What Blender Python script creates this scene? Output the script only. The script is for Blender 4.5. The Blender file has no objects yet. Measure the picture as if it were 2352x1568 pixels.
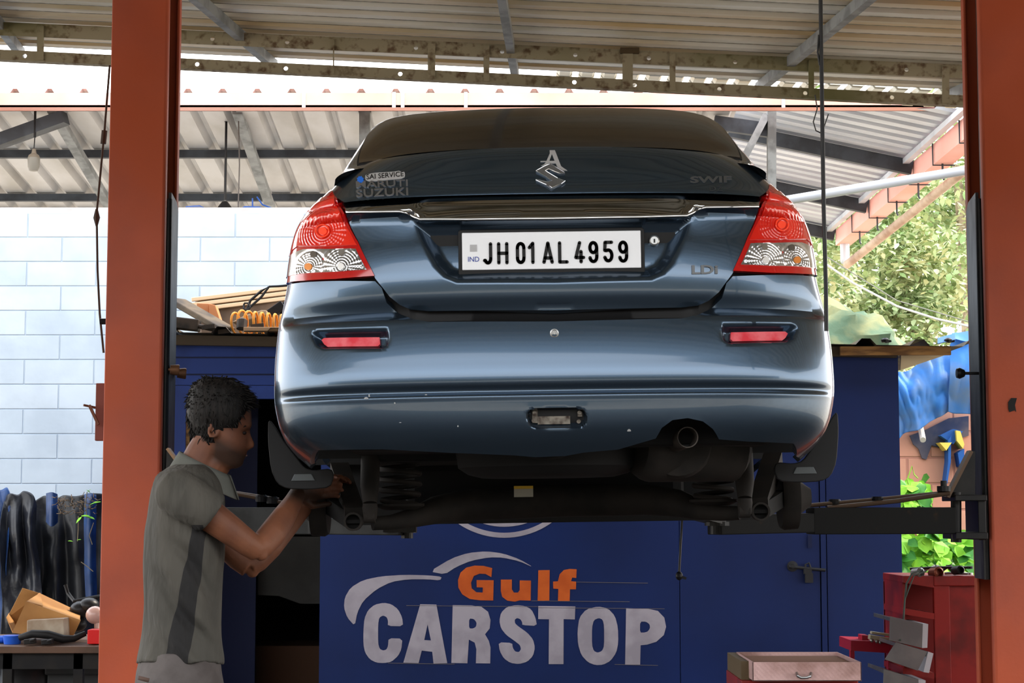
import bpy, bmesh, math, random
from mathutils import Vector, Matrix, noise
from mathutils.geometry import delaunay_2d_cdt

# ------------------------------------------------------------ camera, world, sun
F = 4200.0; EYE = 1.3; TH = math.atan(396/4200.0)
CT, ST = math.cos(TH), math.sin(TH)
sc = bpy.context.scene
COL = sc.collection
cam_d = bpy.data.cameras.new('camera'); cam = bpy.data.objects.new('camera', cam_d); COL.objects.link(cam)
cam.location = (0, 0, EYE); cam.rotation_euler = (math.pi/2 + TH, 0, 0)
cam_d.sensor_width = 36.0; cam_d.lens = F/2352*36; cam_d.clip_end = 500
sc.camera = cam
sc.view_settings.view_transform = 'Standard'; sc.view_settings.look = 'None'
sc.view_settings.gamma = 1; sc.view_settings.use_curve_mapping = False
sc.view_settings.exposure = 0.0

world = bpy.data.worlds.new('world'); sc.world = world; world.use_nodes = True
wn = world.node_tree.nodes; wl = world.node_tree.links
bg = wn['Background']
tc = wn.new('ShaderNodeTexCoord'); sep = wn.new('ShaderNodeSeparateXYZ'); rmp = wn.new('ShaderNodeValToRGB')
wl.new(tc.outputs['Generated'], sep.inputs[0]); wl.new(sep.outputs['Z'], rmp.inputs[0])
e = rmp.color_ramp.elements
e[0].position = 0.0; e[0].color = (1.0, 0.97, 0.93, 1)
e[1].position = 0.8; e[1].color = (0.82, 0.89, 1.0, 1)
wl.new(rmp.outputs[0], bg.inputs['Color']); bg.inputs['Strength'].default_value = 4.8

sun_d = bpy.data.lights.new('sun', 'SUN'); sun = bpy.data.objects.new('sun', sun_d); COL.objects.link(sun)
sun_d.energy = 5.0; sun_d.angle = math.radians(2.0); sun_d.color = (1.0, 0.86, 0.68)
SUN_FROM = Vector((0.75, 0.35, 0.95))
sun.rotation_euler = SUN_FROM.to_track_quat('Z', 'Y').to_euler()

# ------------------------------------------------------------ helpers
def P(px, py, Y):
    """world point at depth Y seen at photograph coordinates px, py"""
    vn = (784-py)/F
    t = Y/(CT - vn*ST)
    return Vector(((px-1176)/F*t, Y, EYE + t*(ST + vn*CT)))

def tag(o, label=None, cat=None, group=None, kind=None):
    if label: o['label'] = label
    if cat: o['category'] = cat
    if group: o['group'] = group
    if kind: o['kind'] = kind
    return o

def empty(name, loc, label=None, cat=None, group=None, rz=0):
    o = bpy.data.objects.new(name, None); COL.objects.link(o); o.location = loc; o.rotation_euler = (0, 0, rz)
    o.empty_display_size = .1
    return tag(o, label, cat, group)

def lin(c):
    return tuple(((v/255)/12.92 if v/255 <= .04045 else ((v/255+.055)/1.055)**2.4) for v in c)

MATS = {}
def M(name, col, rough=.5, metal=0, col2=None, ns=5, lo=.42, hi=.62, bump=0, bs=30, coat=0, st=(1,1,1), spec=.3, trans=0, ior=1.45, sss=0, detail=5, col3=None, ns3=1.2):
    if name in MATS: return MATS[name]
    m = bpy.data.materials.new(name); m.use_nodes = True
    nt = m.node_tree; b = nt.nodes['Principled BSDF']
    b.inputs['Base Color'].default_value = (*lin(col), 1)
    b.inputs['Roughness'].default_value = rough; b.inputs['Metallic'].default_value = metal
    b.inputs['Coat Weight'].default_value = coat; b.inputs['Coat Roughness'].default_value = .05
    b.inputs['Specular IOR Level'].default_value = spec
    b.inputs['Transmission Weight'].default_value = trans; b.inputs['IOR'].default_value = ior
    tcn = nt.nodes.new('ShaderNodeTexCoord'); mp = nt.nodes.new('ShaderNodeMapping')
    nt.links.new(tcn.outputs['Object'], mp.inputs[0]); mp.inputs['Scale'].default_value = st
    if col2:
        n = nt.nodes.new('ShaderNodeTexNoise'); n.inputs['Scale'].default_value = ns; n.inputs['Detail'].default_value = detail
        nt.links.new(mp.outputs[0], n.inputs['Vector'])
        r = nt.nodes.new('ShaderNodeValToRGB'); r.color_ramp.elements[0].position = lo; r.color_ramp.elements[1].position = hi
        r.color_ramp.elements[0].color = (*lin(col), 1); r.color_ramp.elements[1].color = (*lin(col2), 1)
        nt.links.new(n.outputs[0], r.inputs[0]); out = r.outputs[0]
        if col3:
            n3 = nt.nodes.new('ShaderNodeTexNoise'); n3.inputs['Scale'].default_value = ns3; n3.inputs['Detail'].default_value = 3
            nt.links.new(mp.outputs[0], n3.inputs['Vector'])
            r3 = nt.nodes.new('ShaderNodeValToRGB'); r3.color_ramp.elements[0].position = .45; r3.color_ramp.elements[1].position = .62
            nt.links.new(n3.outputs[0], r3.inputs[0])
            mx = nt.nodes.new('ShaderNodeMixRGB'); nt.links.new(r3.outputs[0], mx.inputs[0]); nt.links.new(out, mx.inputs[1]); mx.inputs[2].default_value = (*lin(col3), 1)
            out = mx.outputs[0]
        nt.links.new(out, b.inputs['Base Color'])
    if bump:
        n2 = nt.nodes.new('ShaderNodeTexNoise'); n2.inputs['Scale'].default_value = bs; n2.inputs['Detail'].default_value = 4
        nt.links.new(mp.outputs[0], n2.inputs['Vector'])
        bm_ = nt.nodes.new('ShaderNodeBump'); bm_.inputs['Strength'].default_value = bump; bm_.inputs['Distance'].default_value = .01
        nt.links.new(n2.outputs[0], bm_.inputs['Height']); nt.links.new(bm_.outputs[0], b.inputs['Normal'])
    MATS[name] = m
    return m

class MB:
    """collects shapes for one mesh"""
    def __init__(s): s.v = []; s.f = []; s.mi = []; s.cur = 0
    def add(s, vs, fs):
        o = len(s.v); s.v += [Vector(v) for v in vs]
        for f in fs: s.f.append([i+o for i in f]); s.mi.append(s.cur)
    def box(s, a, b):
        x0, y0, z0 = a; x1, y1, z1 = b
        s.add([(x0,y0,z0),(x1,y0,z0),(x1,y1,z0),(x0,y1,z0),(x0,y0,z1),(x1,y0,z1),(x1,y1,z1),(x0,y1,z1)],
              [(0,3,2,1),(4,5,6,7),(0,1,5,4),(1,2,6,5),(2,3,7,6),(3,0,4,7)])
        return s
    def beam(s, p, q, w, h, up=(0,0,1)):
        p = Vector(p); q = Vector(q); d = (q-p).normalized(); u = Vector(up)
        sd = d.cross(u)
        if sd.length < 1e-4: sd = d.cross(Vector((0,1,0)))
        sd.normalize(); u = sd.cross(d)
        vs = []
        for c in (p, q):
            for (i, j) in ((-1,-1),(1,-1),(1,1),(-1,1)): vs.append(c + sd*(i*w/2) + u*(j*h/2))
        s.add(vs, [(0,1,2,3),(7,6,5,4),(0,4,5,1),(1,5,6,2),(2,6,7,3),(3,7,4,0)])
        return s
    def tube(s, pts, r, n=10, cap=True, close=False):
        pts = [Vector(p) for p in pts]; m = len(pts)
        rs = r if isinstance(r, (list, tuple)) else [r]*m
        vs = []; prev = None
        for i, p in enumerate(pts):
            if close: d = (pts[(i+1) % m]-pts[i-1])
            else: d = pts[min(i+1, m-1)]-pts[max(i-1, 0)]
            if d.length < 1e-9: d = Vector((0,0,1))
            d.normalize()
            if prev is None:
                a = d.cross(Vector((0,0,1)));
                if a.length < .1: a = d.cross(Vector((1,0,0)))
            else: a = prev - d*prev.dot(d)
            a.normalize(); prev = a; b = d.cross(a)
            for k in range(n):
                t = 2*math.pi*k/n; vs.append(p + (a*math.cos(t)+b*math.sin(t))*rs[i])
        fs = []
        for i in range(m if close else m-1):
            for k in range(n):
                i2 = (i+1) % m
                fs.append((i*n+k, i*n+(k+1) % n, i2*n+(k+1) % n, i2*n+k))
        if cap and not close:
            fs.append(tuple(range(n-1, -1, -1))); fs.append(tuple((m-1)*n+k for k in range(n)))
        s.add(vs, fs); return s
    def lathe(s, c, axis, prof, n=24):
        """prof: list of (distance along axis, radius)"""
        c = Vector(c); d = Vector(axis).normalized(); a = d.cross(Vector((0,0,1)))
        if a.length < .1: a = d.cross(Vector((1,0,0)))
        a.normalize(); b = d.cross(a); vs = []
        for (h, r) in prof:
            for k in range(n):
                t = 2*math.pi*k/n; vs.append(c + d*h + (a*math.cos(t)+b*math.sin(t))*max(r, 1e-4))
        fs = []
        for i in range(len(prof)-1):
            for k in range(n): fs.append((i*n+k, i*n+(k+1) % n, (i+1)*n+(k+1) % n, (i+1)*n+k))
        fs.append(tuple(range(n-1, -1, -1))); fs.append(tuple((len(prof)-1)*n+k for k in range(n)))
        s.add(vs, fs); return s
    def ball(s, c, r, n=14, m=9, ax=None):
        c = Vector(c); rx, ry, rz = (r, r, r) if not isinstance(r, (tuple, list)) else r
        vs = []; fs = []
        for j in range(m+1):
            ph = math.pi*j/m
            for k in range(n):
                t = 2*math.pi*k/n
                v = Vector((rx*math.sin(ph)*math.cos(t), ry*math.sin(ph)*math.sin(t), rz*math.cos(ph)))
                if ax: v = ax @ v
                vs.append(c+v)
        for j in range(m):
            for k in range(n): fs.append((j*n+k, (j+1)*n+k, (j+1)*n+(k+1) % n, j*n+(k+1) % n))
        s.add(vs, fs); return s
    def rings(s, rows, cap=True):
        n = len(rows[0]); vs = [p for r in rows for p in r]; fs = []
        for i in range(len(rows)-1):
            for k in range(n): fs.append((i*n+k, i*n+(k+1) % n, (i+1)*n+(k+1) % n, (i+1)*n+k))
        if cap:
            fs.append(tuple(range(n-1, -1, -1))); fs.append(tuple((len(rows)-1)*n+k for k in range(n)))
        s.add(vs, fs); return s
    def grid(s, rows):
        n = len(rows[0]); vs = [p for r in rows for p in r]; fs = []
        for i in range(len(rows)-1):
            for k in range(n-1): fs.append((i*n+k, i*n+k+1, (i+1)*n+k+1, (i+1)*n+k))
        s.add(vs, fs); return s
    def prism(s, poly, fn, depth):
        """poly: 2D outline; fn(x, y) -> 3D; depth: 3D vector of thickness"""
        d = Vector(depth); tris = polytri([poly], None); n = len(tris[0])
        a = [Vector(fn(x, y)) for x, y in tris[0]]
        vs = a + [p+d for p in a]; fs = [t for t in tris[1]] + [tuple(i+n for i in reversed(t)) for t in tris[1]]
        for (i, j) in tris[2]: fs.append((j, i, i+n, j+n))
        s.add(vs, fs); return s
    def build(s, name, mat, parent=None, smooth=False, bevel=0, loc=None, solid=0, fixn=True, angle=40):
        me = bpy.data.meshes.new(name); me.from_pydata([tuple(v) for v in s.v], [], s.f)
        mats = mat if isinstance(mat, (list, tuple)) else [mat]
        for m_ in mats: me.materials.append(m_)
        if len(mats) > 1:
            for p, i in zip(me.polygons, s.mi): p.material_index = i
        if fixn:
            bm = bmesh.new(); bm.from_mesh(me); bmesh.ops.recalc_face_normals(bm, faces=bm.faces); bm.to_mesh(me); bm.free()
        if smooth:
            for p in me.polygons: p.use_smooth = True
            if angle < 180:
                try: me.set_sharp_from_angle(angle=math.radians(angle))
                except Exception: pass
        o = bpy.data.objects.new(name, me); COL.objects.link(o)
        if parent:
            o.parent = parent
        if loc is not None: o.location = loc
        if bevel:
            b = o.modifiers.new('bevel', 'BEVEL'); b.width = bevel; b.segments = 2; b.limit_method = 'ANGLE'; b.angle_limit = math.radians(50)
        if solid:
            b = o.modifiers.new('solid', 'SOLIDIFY'); b.thickness = solid
        return o

def inpoly(x, y, poly):
    c = False; n = len(poly); j = n-1
    for i in range(n):
        xi, yi = poly[i]; xj, yj = poly[j]
        if (yi > y) != (yj > y) and x < (xj-xi)*(y-yi)/(yj-yi)+xi: c = not c
        j = i
    return c
def polydist(x, y, poly):
    m = 1e9; n = len(poly)
    for i in range(n):
        x1, y1 = poly[i-1]; x2, y2 = poly[i]; dx, dy = x2-x1, y2-y1
        L = dx*dx+dy*dy
        t = 0 if L == 0 else max(0, min(1, ((x-x1)*dx+(y-y1)*dy)/L))
        d = (x1+t*dx-x)**2+(y1+t*dy-y)**2
        if d < m: m = d
    return math.sqrt(m)
def sdf(x, y, poly):
    d = polydist(x, y, poly); return -d if inpoly(x, y, poly) else d
def dens(poly, sp):
    out = []; n = len(poly)
    for i in range(n):
        a = poly[i]; b = poly[(i+1) % n]; L = math.hypot(b[0]-a[0], b[1]-a[1]); k = max(1, int(L/sp))
        for j in range(k): out.append((a[0]+(b[0]-a[0])*j/k, a[1]+(b[1]-a[1])*j/k))
    return out
def rnd(poly, it=1, closed=True):
    """corner cutting"""
    for _ in range(it):
        o = []; n = len(poly)
        for i in range(n):
            a = poly[i]; b = poly[(i+1) % n]
            o += [(a[0]*.8+b[0]*.2, a[1]*.8+b[1]*.2), (a[0]*.2+b[0]*.8, a[1]*.2+b[1]*.8)]
        poly = o
    return poly
def polytri(polys, sp=None, extra=None, fine=None):
    """triangulate outline(s, holes by even-odd) -> verts, tris, boundary edges (oriented)"""
    vs = []; es = []
    for p in polys:
        q = dens(p, sp) if sp else p; o = len(vs)
        vs += q; es += [(o+i, o+(i+1) % len(q)) for i in range(len(q))]
    ins = lambda x, y: sum(inpoly(x, y, p) for p in polys) % 2 == 1
    if sp:
        x0 = min(v[0] for v in vs); x1 = max(v[0] for v in vs); y0 = min(v[1] for v in vs); y1 = max(v[1] for v in vs)
        ny = int((y1-y0)/sp)+1; nx = int((x1-x0)/sp)+1
        for j in range(ny):
            for i in range(nx):
                x = x0+(i+.5)*sp; y = y0+(j+.5)*sp
                if ins(x, y) and min(polydist(x, y, p) for p in polys) > sp*.45:
                    if fine and any(f(x, y) for f in fine):
                        for a in (-.333, 0, .333):
                            for b in (-.333, 0, .333): vs.append((x+a*sp, y+b*sp))
                    else: vs.append((x, y))
    if extra: vs += extra
    r = delaunay_2d_cdt([Vector((v[0], v[1])) for v in vs], es, [], 0, 1e-7)
    rv = [(v.x, v.y) for v in r[0]]; tris = []
    for f in r[2]:
        cx = sum(rv[i][0] for i in f)/3; cy = sum(rv[i][1] for i in f)/3
        if ins(cx, cy):
            a, b, c = (rv[i] for i in f)
            if abs((b[0]-a[0])*(c[1]-a[1])-(b[1]-a[1])*(c[0]-a[0])) > 1e-12: tris.append(tuple(f))
    ec = {}
    for t in tris:
        for k in range(3):
            a, b = t[k], t[(k+1) % 3]
            ec[(a, b)] = 1
    bd = [(a, b) for (a, b) in ec if (b, a) not in ec]
    return rv, tris, bd

def interp(tab, x):
    """smooth monotone interpolation of a table [(x, y)] ascending"""
    n = len(tab)
    if x <= tab[0][0]: return tab[0][1]
    if x >= tab[-1][0]: return tab[-1][1]
    for i in range(n-1):
        if tab[i+1][0] >= x: break
    def slope(k):
        if k <= 0 or k >= n-1: return 0 if n > 2 and False else ((tab[min(k+1, n-1)][1]-tab[max(k-1, 0)][1])/(tab[min(k+1, n-1)][0]-tab[max(k-1, 0)][0]))
        a = (tab[k][1]-tab[k-1][1])/(tab[k][0]-tab[k-1][0]); b = (tab[k+1][1]-tab[k][1])/(tab[k+1][0]-tab[k][0])
        if a*b <= 0: return 0
        return 2*a*b/(a+b)
    x0, y0 = tab[i]; x1, y1 = tab[i+1]; h = x1-x0; t = (x-x0)/h
    m0, m1 = slope(i), slope(i+1)
    return (2*t**3-3*t*t+1)*y0+(t**3-2*t*t+t)*h*m0+(-2*t**3+3*t*t)*y1+(t**3-t*t)*h*m1
def lerp(tab, x):
    if x <= tab[0][0]: return tab[0][1]
    for i in range(len(tab)-1):
        if x <= tab[i+1][0]:
            t = (x-tab[i][0])/(tab[i+1][0]-tab[i][0]); return tab[i][1]*(1-t)+tab[i+1][1]*t
    return tab[-1][1]
def sstep(a, b, x):
    t = max(0, min(1, (x-a)/(b-a))); return t*t*(3-2*t)

def text_mesh(body, size=1.0, off=0.0):
    cu = bpy.data.curves.new('t', 'FONT'); cu.body = body; cu.size = size; cu.resolution_u = 3; cu.offset = off
    o = bpy.data.objects.new('t', cu); COL.objects.link(o)
    bpy.context.view_layer.update()
    me = bpy.data.meshes.new_from_object(o)
    vs = [(v.co.x, v.co.y) for v in me.vertices]; fs = [tuple(p.vertices) for p in me.polygons]
    bpy.data.objects.remove(o); bpy.data.meshes.remove(me); bpy.data.curves.remove(cu)
    return vs, fs
def flat_text(mb, body, x0, x1, y0, y1, fn, depth, bold=0):
    """text fitted to a box, mapped by fn(x, y) to 3D, given thickness"""
    vs, fs = text_mesh(body)
    a0 = min(v[0] for v in vs); a1 = max(v[0] for v in vs); b0 = min(v[1] for v in vs); b1 = max(v[1] for v in vs)
    q = [Vector(fn(x0+(v[0]-a0)/(a1-a0)*(x1-x0), y0+(v[1]-b0)/(b1-b0)*(y1-y0))) for v in vs]
    n = len(q); d = Vector(depth); ec = {}
    for f in fs:
        for k in range(len(f)): ec[(f[k], f[(k+1) % len(f)])] = 1
    g = [tuple(f) for f in fs] + [tuple(i+n for i in reversed(f)) for f in fs] + [(b, a, a+n, b+n) for (a, b) in ec if (b, a) not in ec]
    mb.add(q+[p+d for p in q], g)

random.seed(4)
# ------------------------------------------------------------ materials
m_orange = M('lift_orange', (182,86,58), .5, 0, (152,74,56), 2.2, .38, .68, bump=.05, bs=60, col3=(172,76,42), ns3=1.3)
m_black = M('black_steel', (22,22,24), .4, .2, (34,32,30), 9)
m_rustblack = M('oily_black_steel', (12,12,12), .75, .1, (50,34,18), 14, .64, .76)
m_plate = M('worn_steel_plate', (84,86,88), .42, .55, (46,47,50), 16, st=(1,1,.25))
m_steel = M('bare_steel', (150,150,148), .3, .9)
m_greysteel = M('grey_steel', (120,122,120), .5, .3, (90,90,88), 8)
m_galv = M('galvanised_sheet_old', (228,226,216), .5, .1, (176,166,134), 3.5, .45, .75, st=(.35,2.2,1), col3=(206,180,136), ns3=.9)
m_galv2 = M('galvanised_sheet', (190,188,188), .5, .1, (166,162,158), 3, .4, .7, st=(1.2,.5,1))
m_galv3 = M('galvanised_sheet_right', (205,210,218), .45, .15, (170,176,186), 2, .4, .7, st=(.4,1.8,1))
m_truss = M('mossy_angle_iron', (160,150,126), .8, .1, (104,84,64), 26, .5, .68, col3=(112,110,74), ns3=1.0)
m_batten = M('grey_painted_steel', (150,152,152), .6, .1, (118,120,120), 10)
m_dkbatten = M('dark_painted_steel', (70,74,80), .6, .1, (54,56,60), 6)
m_gutter = M('pink_gutter_paint', (240,178,166), .55, 0, (232,162,146), 1.5)
m_blue = M('cabin_blue_paint', (17,40,96), .5, .0, (14,33,80), 1.2, .4, .7, bump=.04, bs=8)
m_blue2 = M('cabin_blue_paint_light', (34,58,124), .55, 0, (27,46,100), 3)
m_dark = M('dark_interior', (20,20,22), .8)
m_darkblue = M('dark_blue_panel', (20,30,66), .6)
m_white = M('sign_white_paint', (168,162,172), .6, 0, (152,146,156), 8)
m_signorange = M('sign_orange_paint', (206,96,36), .6, 0, (190,84,30), 8)
m_wood = M('weathered_wood', (150,112,66), .75, 0, (104,74,44), 7, st=(1,1,6))
m_concrete = M('concrete_floor', (58,55,52), .8, 0, (42,40,38), 1.5, bump=.1, bs=10)
m_tarpk = M('black_tarpaulin', (30,31,34), .38, 0, (56,56,58), 4, .5, .75, bump=.4, bs=14)
m_tarpb = M('blue_tarpaulin_dark', (24,50,92), .42, 0, (40,80,140), 5, .45, .7, bump=.4, bs=14)
m_tarpl = M('blue_tarpaulin_bright', (58,118,188), .6, 0, (96,116,140), 4, .45, .7, bump=.5, bs=9)
m_tarpg = M('green_tarpaulin_faded', (100,124,98), .8, 0, (160,158,112), 3.5, .42, .6, bump=.8, bs=9)
m_leafA = M('leaf_green', (126,152,96), .6, 0, (160,174,122), 3)
m_leafB = M('leaf_pale', (170,186,140), .6, 0, (196,198,150), 3)
m_leafC = M('leaf_bright', (110,180,40), .5, 0, (150,215,60), 8)
m_bark = M('bark', (150,136,112), .9, 0, (110,98,80), 12)
m_card = M('cardboard', (176,130,78), .85, 0, (150,106,60), 4)
m_redp = M('red_cabinet_paint', (134,28,24), .4, 0, (96,22,20), 6)
m_alu = M('brushed_aluminium', (112,114,114), .38, .7, (96,98,100), 7)
m_rubber = M('black_rubber', (20,20,21), .6)
m_amber = M('orange_hose', (226,150,62), .4)

# ------------------------------------------------------------ setting
mb = MB(); mb.box((-6.8, -3.5, -.3), (6.8, 12.3, 0)); tag(mb.build('floor', m_concrete), kind='structure')
m_yard = M('bounce_yard', (188,178,162), .9, 0, (164,152,136), 1.2, bump=.1, bs=8)  # unseen ground made pale to bounce light up onto the roofs
mb = MB(); mb.box((-45, -45, -.3), (45, -3.5, 0)).box((-45, 12.3, -.3), (45, 70, 0)).box((-45, -3.5, -.3), (-6.8, 12.3, 0)).box((6.8, -3.5, -.3), (45, 12.3, 0)); tag(mb.build('floor', m_yard), kind='structure')

def corrugated(name, mat, fn, u0, u1, v0, v1, pitch, depth, top=.35, base=.35, kind='trap', clip=None):
    """fn(u, v) -> 3D point and normal; ribs run along u, repeat along v"""
    mb = MB(); v = v0; prof = []
    while v < v1:
        if kind == 'trap':
            b = pitch*base; s = (pitch*(1-base-top))/2
            prof += [(v, 0), (v+b, 0), (v+b+s, depth), (v+b+s+pitch*top, depth)]
        else:
            prof += [(v+pitch*k/8, depth*.5*(1-math.cos(2*math.pi*k/8))) for k in range(8)]
        v += pitch
    rows = []
    for (v, h) in prof:
        row = []
        for k in range(2):
            a, b = (u0, u1) if not clip else clip(v)
            u = a+(b-a)*k
            p, n = fn(u, v); row.append(p+n*h)
        rows.append(row)
    mb.grid(rows)
    return mb.build(name, mat, solid=.0015 if False else 0, fixn=False)

# canopy roof over the lift, falling to the right, rising away from the camera
ZS, ZX, ZY = 3.552, -.0475, .042
def canopy(x, y): return Vector((x, y, ZS + ZX*(x) + ZY*(y-8.6)))
nn = Vector((.0475, -.042, 1)).normalized()
roof = corrugated('ceiling', m_galv, lambda u, v: (canopy(u, v), nn), -6, 6.5, 2.55, 9.17, .165, .035, top=.22, base=.5)
tag(roof, kind='structure')
nt = m_galv.node_tree; b = nt.nodes['Principled BSDF']; src = b.inputs['Base Color'].links[0].from_socket
t = nt.nodes.new('ShaderNodeTexCoord'); sp = nt.nodes.new('ShaderNodeSeparateXYZ'); nt.links.new(t.outputs['Object'], sp.inputs[0])
def mth(op, a, b_=None, c=None):
    x = nt.nodes.new('ShaderNodeMath'); x.operation = op
    for i, v in enumerate((a, b_, c)):
        if v is None: continue
        if hasattr(v, 'node'): nt.links.new(v, x.inputs[i])
        else: x.inputs[i].default_value = v
    return x.outputs[0]
# grime and moss caught along the foot of every rib
f = mth('FRACT', mth('DIVIDE', mth('SUBTRACT', sp.outputs['Y'], .4), .165))
band = mth('SUBTRACT', 1, mth('MULTIPLY', mth('ABSOLUTE', mth('SUBTRACT', f, .56)), 4.6)); band = mth('MAXIMUM', band, 0)
n_ = nt.nodes.new('ShaderNodeTexNoise'); n_.inputs['Scale'].default_value = 26; n_.inputs['Detail'].default_value = 4; nt.links.new(t.outputs['Object'], n_.inputs['Vector'])
g_ = mth('MULTIPLY', band, mth('ADD', .35, n_.outputs[0]))
mr = nt.nodes.new('ShaderNodeMapRange'); nt.links.new(g_, mr.inputs[0]); mr.inputs[1].default_value = .25; mr.inputs[2].default_value = .6
mx = nt.nodes.new('ShaderNodeMixRGB'); nt.links.new(mr.outputs[0], mx.inputs[0]); nt.links.new(src, mx.inputs[1]); mx.inputs[2].default_value = (*lin((98,90,64)), 1)
nt.links.new(mx.outputs[0], b.inputs['Base Color'])

# block wall, pale blue
def brickmat(name, c1, c2, cm, sx, sz, mortar=.012, rough=.8, bias=0):
    m = bpy.data.materials.new(name); m.use_nodes = True; nt = m.node_tree; b = nt.nodes['Principled BSDF']
    t = nt.nodes.new('ShaderNodeTexCoord'); s = nt.nodes.new('ShaderNodeSeparateXYZ'); c = nt.nodes.new('ShaderNodeCombineXYZ')
    nt.links.new(t.outputs['Object'], s.inputs[0]); nt.links.new(s.outputs['X'], c.inputs[0]); nt.links.new(s.outputs['Z'], c.inputs[1])
    br = nt.nodes.new('ShaderNodeTexBrick'); nt.links.new(c.outputs[0], br.inputs['Vector'])
    br.inputs['Scale'].default_value = 1; br.inputs['Brick Width'].default_value = sx; br.inputs['Row Height'].default_value = sz
    br.inputs['Mortar Size'].default_value = mortar; br.inputs['Mortar Smooth'].default_value = .6
    br.inputs['Color1'].default_value = (*lin(c1), 1); br.inputs['Color2'].default_value = (*lin(c2), 1); br.inputs['Mortar'].default_value = (*lin(cm), 1)
    n = nt.nodes.new('ShaderNodeTexNoise'); n.inputs['Scale'].default_value = 3; n.inputs['Detail'].default_value = 6; nt.links.new(t.outputs['Object'], n.inputs['Vector'])
    mx = nt.nodes.new('ShaderNodeMixRGB'); mx.blend_type = 'MULTIPLY'; mx.inputs[0].default_value = .35
    r = nt.nodes.new('ShaderNodeValToRGB'); r.color_ramp.elements[0].color = (.6,.62,.66,1); r.color_ramp.elements[0].position = .35; r.color_ramp.elements[1].position = .6
    nt.links.new(n.outputs[0], r.inputs[0]); nt.links.new(br.outputs[0], mx.inputs[1]); nt.links.new(r.outputs[0], mx.inputs[2])
    nt.links.new(mx.outputs[0], b.inputs['Base Color']); b.inputs['Roughness'].default_value = rough
    bu = nt.nodes.new('ShaderNodeBump'); bu.inputs['Strength'].default_value = .6; bu.inputs['Distance'].default_value = .012; bu.invert = True
    nt.links.new(br.outputs['Fac'], bu.inputs['Height'])
    b2 = nt.nodes.new('ShaderNodeBump'); b2.inputs['Strength'].default_value = .25; b2.inputs['Distance'].default_value = .01
    n2 = nt.nodes.new('ShaderNodeTexNoise'); n2.inputs['Scale'].default_value = 12; nt.links.new(t.outputs['Object'], n2.inputs['Vector'])
    nt.links.new(n2.outputs[0], b2.inputs['Height']); nt.links.new(bu.outputs[0], b2.inputs['Normal']); nt.links.new(b2.outputs[0], b.inputs['Normal'])
    return m
m_block = brickmat('pale_blue_blocks', (190,200,208), (178,190,200), (160,174,188), .47, .1668, .006)
m_lat = brickmat('laterite_blocks', (206,150,124), (196,136,112), (176,120,100), .34, .19, .012)
WY = 12.3
wtop = P(0, 490, WY).z
mb = MB(); mb.box((-6.5, WY, 0), (1.4, WY+.2, wtop)); tag(mb.build('wall_back', m_block), kind='structure')
o = MB().beam((-6.5, WY+.06, wtop+.02), (1.4, WY+.06, wtop+.02), .07, .05).build('trim_1', m_galv2); tag(o, kind='structure')
mb = MB(); mb.box((2.2, 13.4, 0), (6.5, 13.6, 2.1)); tag(mb.build('wall_right', m_lat), kind='structure')

# left lean-to roof: sheets from gutter falling away behind the block wall
GY = 12.6; GZ = P(0, 240, GY).z
SL = .12
def lroof(x, y): return Vector((x, y, GZ + .012 - SL*(y-GY)))
n2 = Vector((0, SL, 1)).normalized()
rf = corrugated('corrugated_roof', m_galv2, lambda u, v: (lroof(v, u), n2), GY-.15, 16.5, -7, 1.45, .24, .05, top=.12, base=.62)
tag(rf, 'grey corrugated lean-to roof running behind the pink gutter above the pale block wall', 'roof')
def lpurlin(y, w=.05):
    mbq = MB(); mbq.beam(lroof(-7, y)-Vector((0,0,.04)), lroof(1.4, y)-Vector((0,0,.04)), w, .06); return mbq
frame = empty('roof_frame', lroof(-2, 14), 'dark steel purlins and diagonal struts under the left lean-to roof', 'roof frame')
def fr_part(mbq, name, mat): 
    o = mbq.build(name, mat, frame); o.location = -Vector(frame.location); return o
for y in (13.62, 14.75, 15.2): fr_part(lpurlin(y), 'purlin', m_dkbatten)
for (a, b) in (((120,250,12.75),(255,480,14.2)), ((545,255,12.8),(622,478,14.4))):
    fr_part(MB().beam(P(*a), P(*b), .07, .05), 'rafter', m_batten)
fr_part(MB().beam(P(-60,345,12.9), P(150,270,12.75), .1, .09), 'brace', m_dkbatten)
fr_part(MB().beam(P(838,250,12.8), P(838,360,12.8), .075, .075, up=(0,1,0)), 'post', m_greysteel)
fr_part(MB().beam(P(1772,250,12.8), P(1772,800,12.8), .06, .06, up=(0,1,0)), 'post', m_greysteel)
fr_part(MB().beam(P(1760,265,12.8), P(1690,400,12.8), .05, .05, up=(0,1,0)), 'brace', m_batten)
fr_part(MB().beam(P(1640,282,12.85), P(1770,300,12.85), .05, .1), 'brace', m_dkbatten)

# gutter
mb = MB(); a = P(-60, 231, GY-.2); b_ = P(2420, 240, GY-.2); g0 = a.z
for (x0, x1) in ((-6.5, 4.2),):
    mb.box((x0, GY-.24, g0-.052), (x1, GY-.225, g0+.045)); mb.box((x0, GY-.24, g0-.052), (x1, GY-.1, g0-.04)); mb.box((x0, GY-.112, g0-.052), (x1, GY-.1, g0+.04))
gut = empty('roof_gutter', (0, GY-.2, g0), 'long pink gutter along the edge of the background roof, above the block wall', 'gutter')
o = mb.build('trough', m_gutter, gut); o.location = -gut.location
for px in (698, 905, 925, 1070, 1799, 2165):
    x = P(px, 230, GY-.24).x
    o = MB().box((x-.012, GY-.246, g0-.058), (x+.012, GY-.24, g0+.05)).build('bracket', m_galv3, gut); o.location = -gut.location

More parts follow.
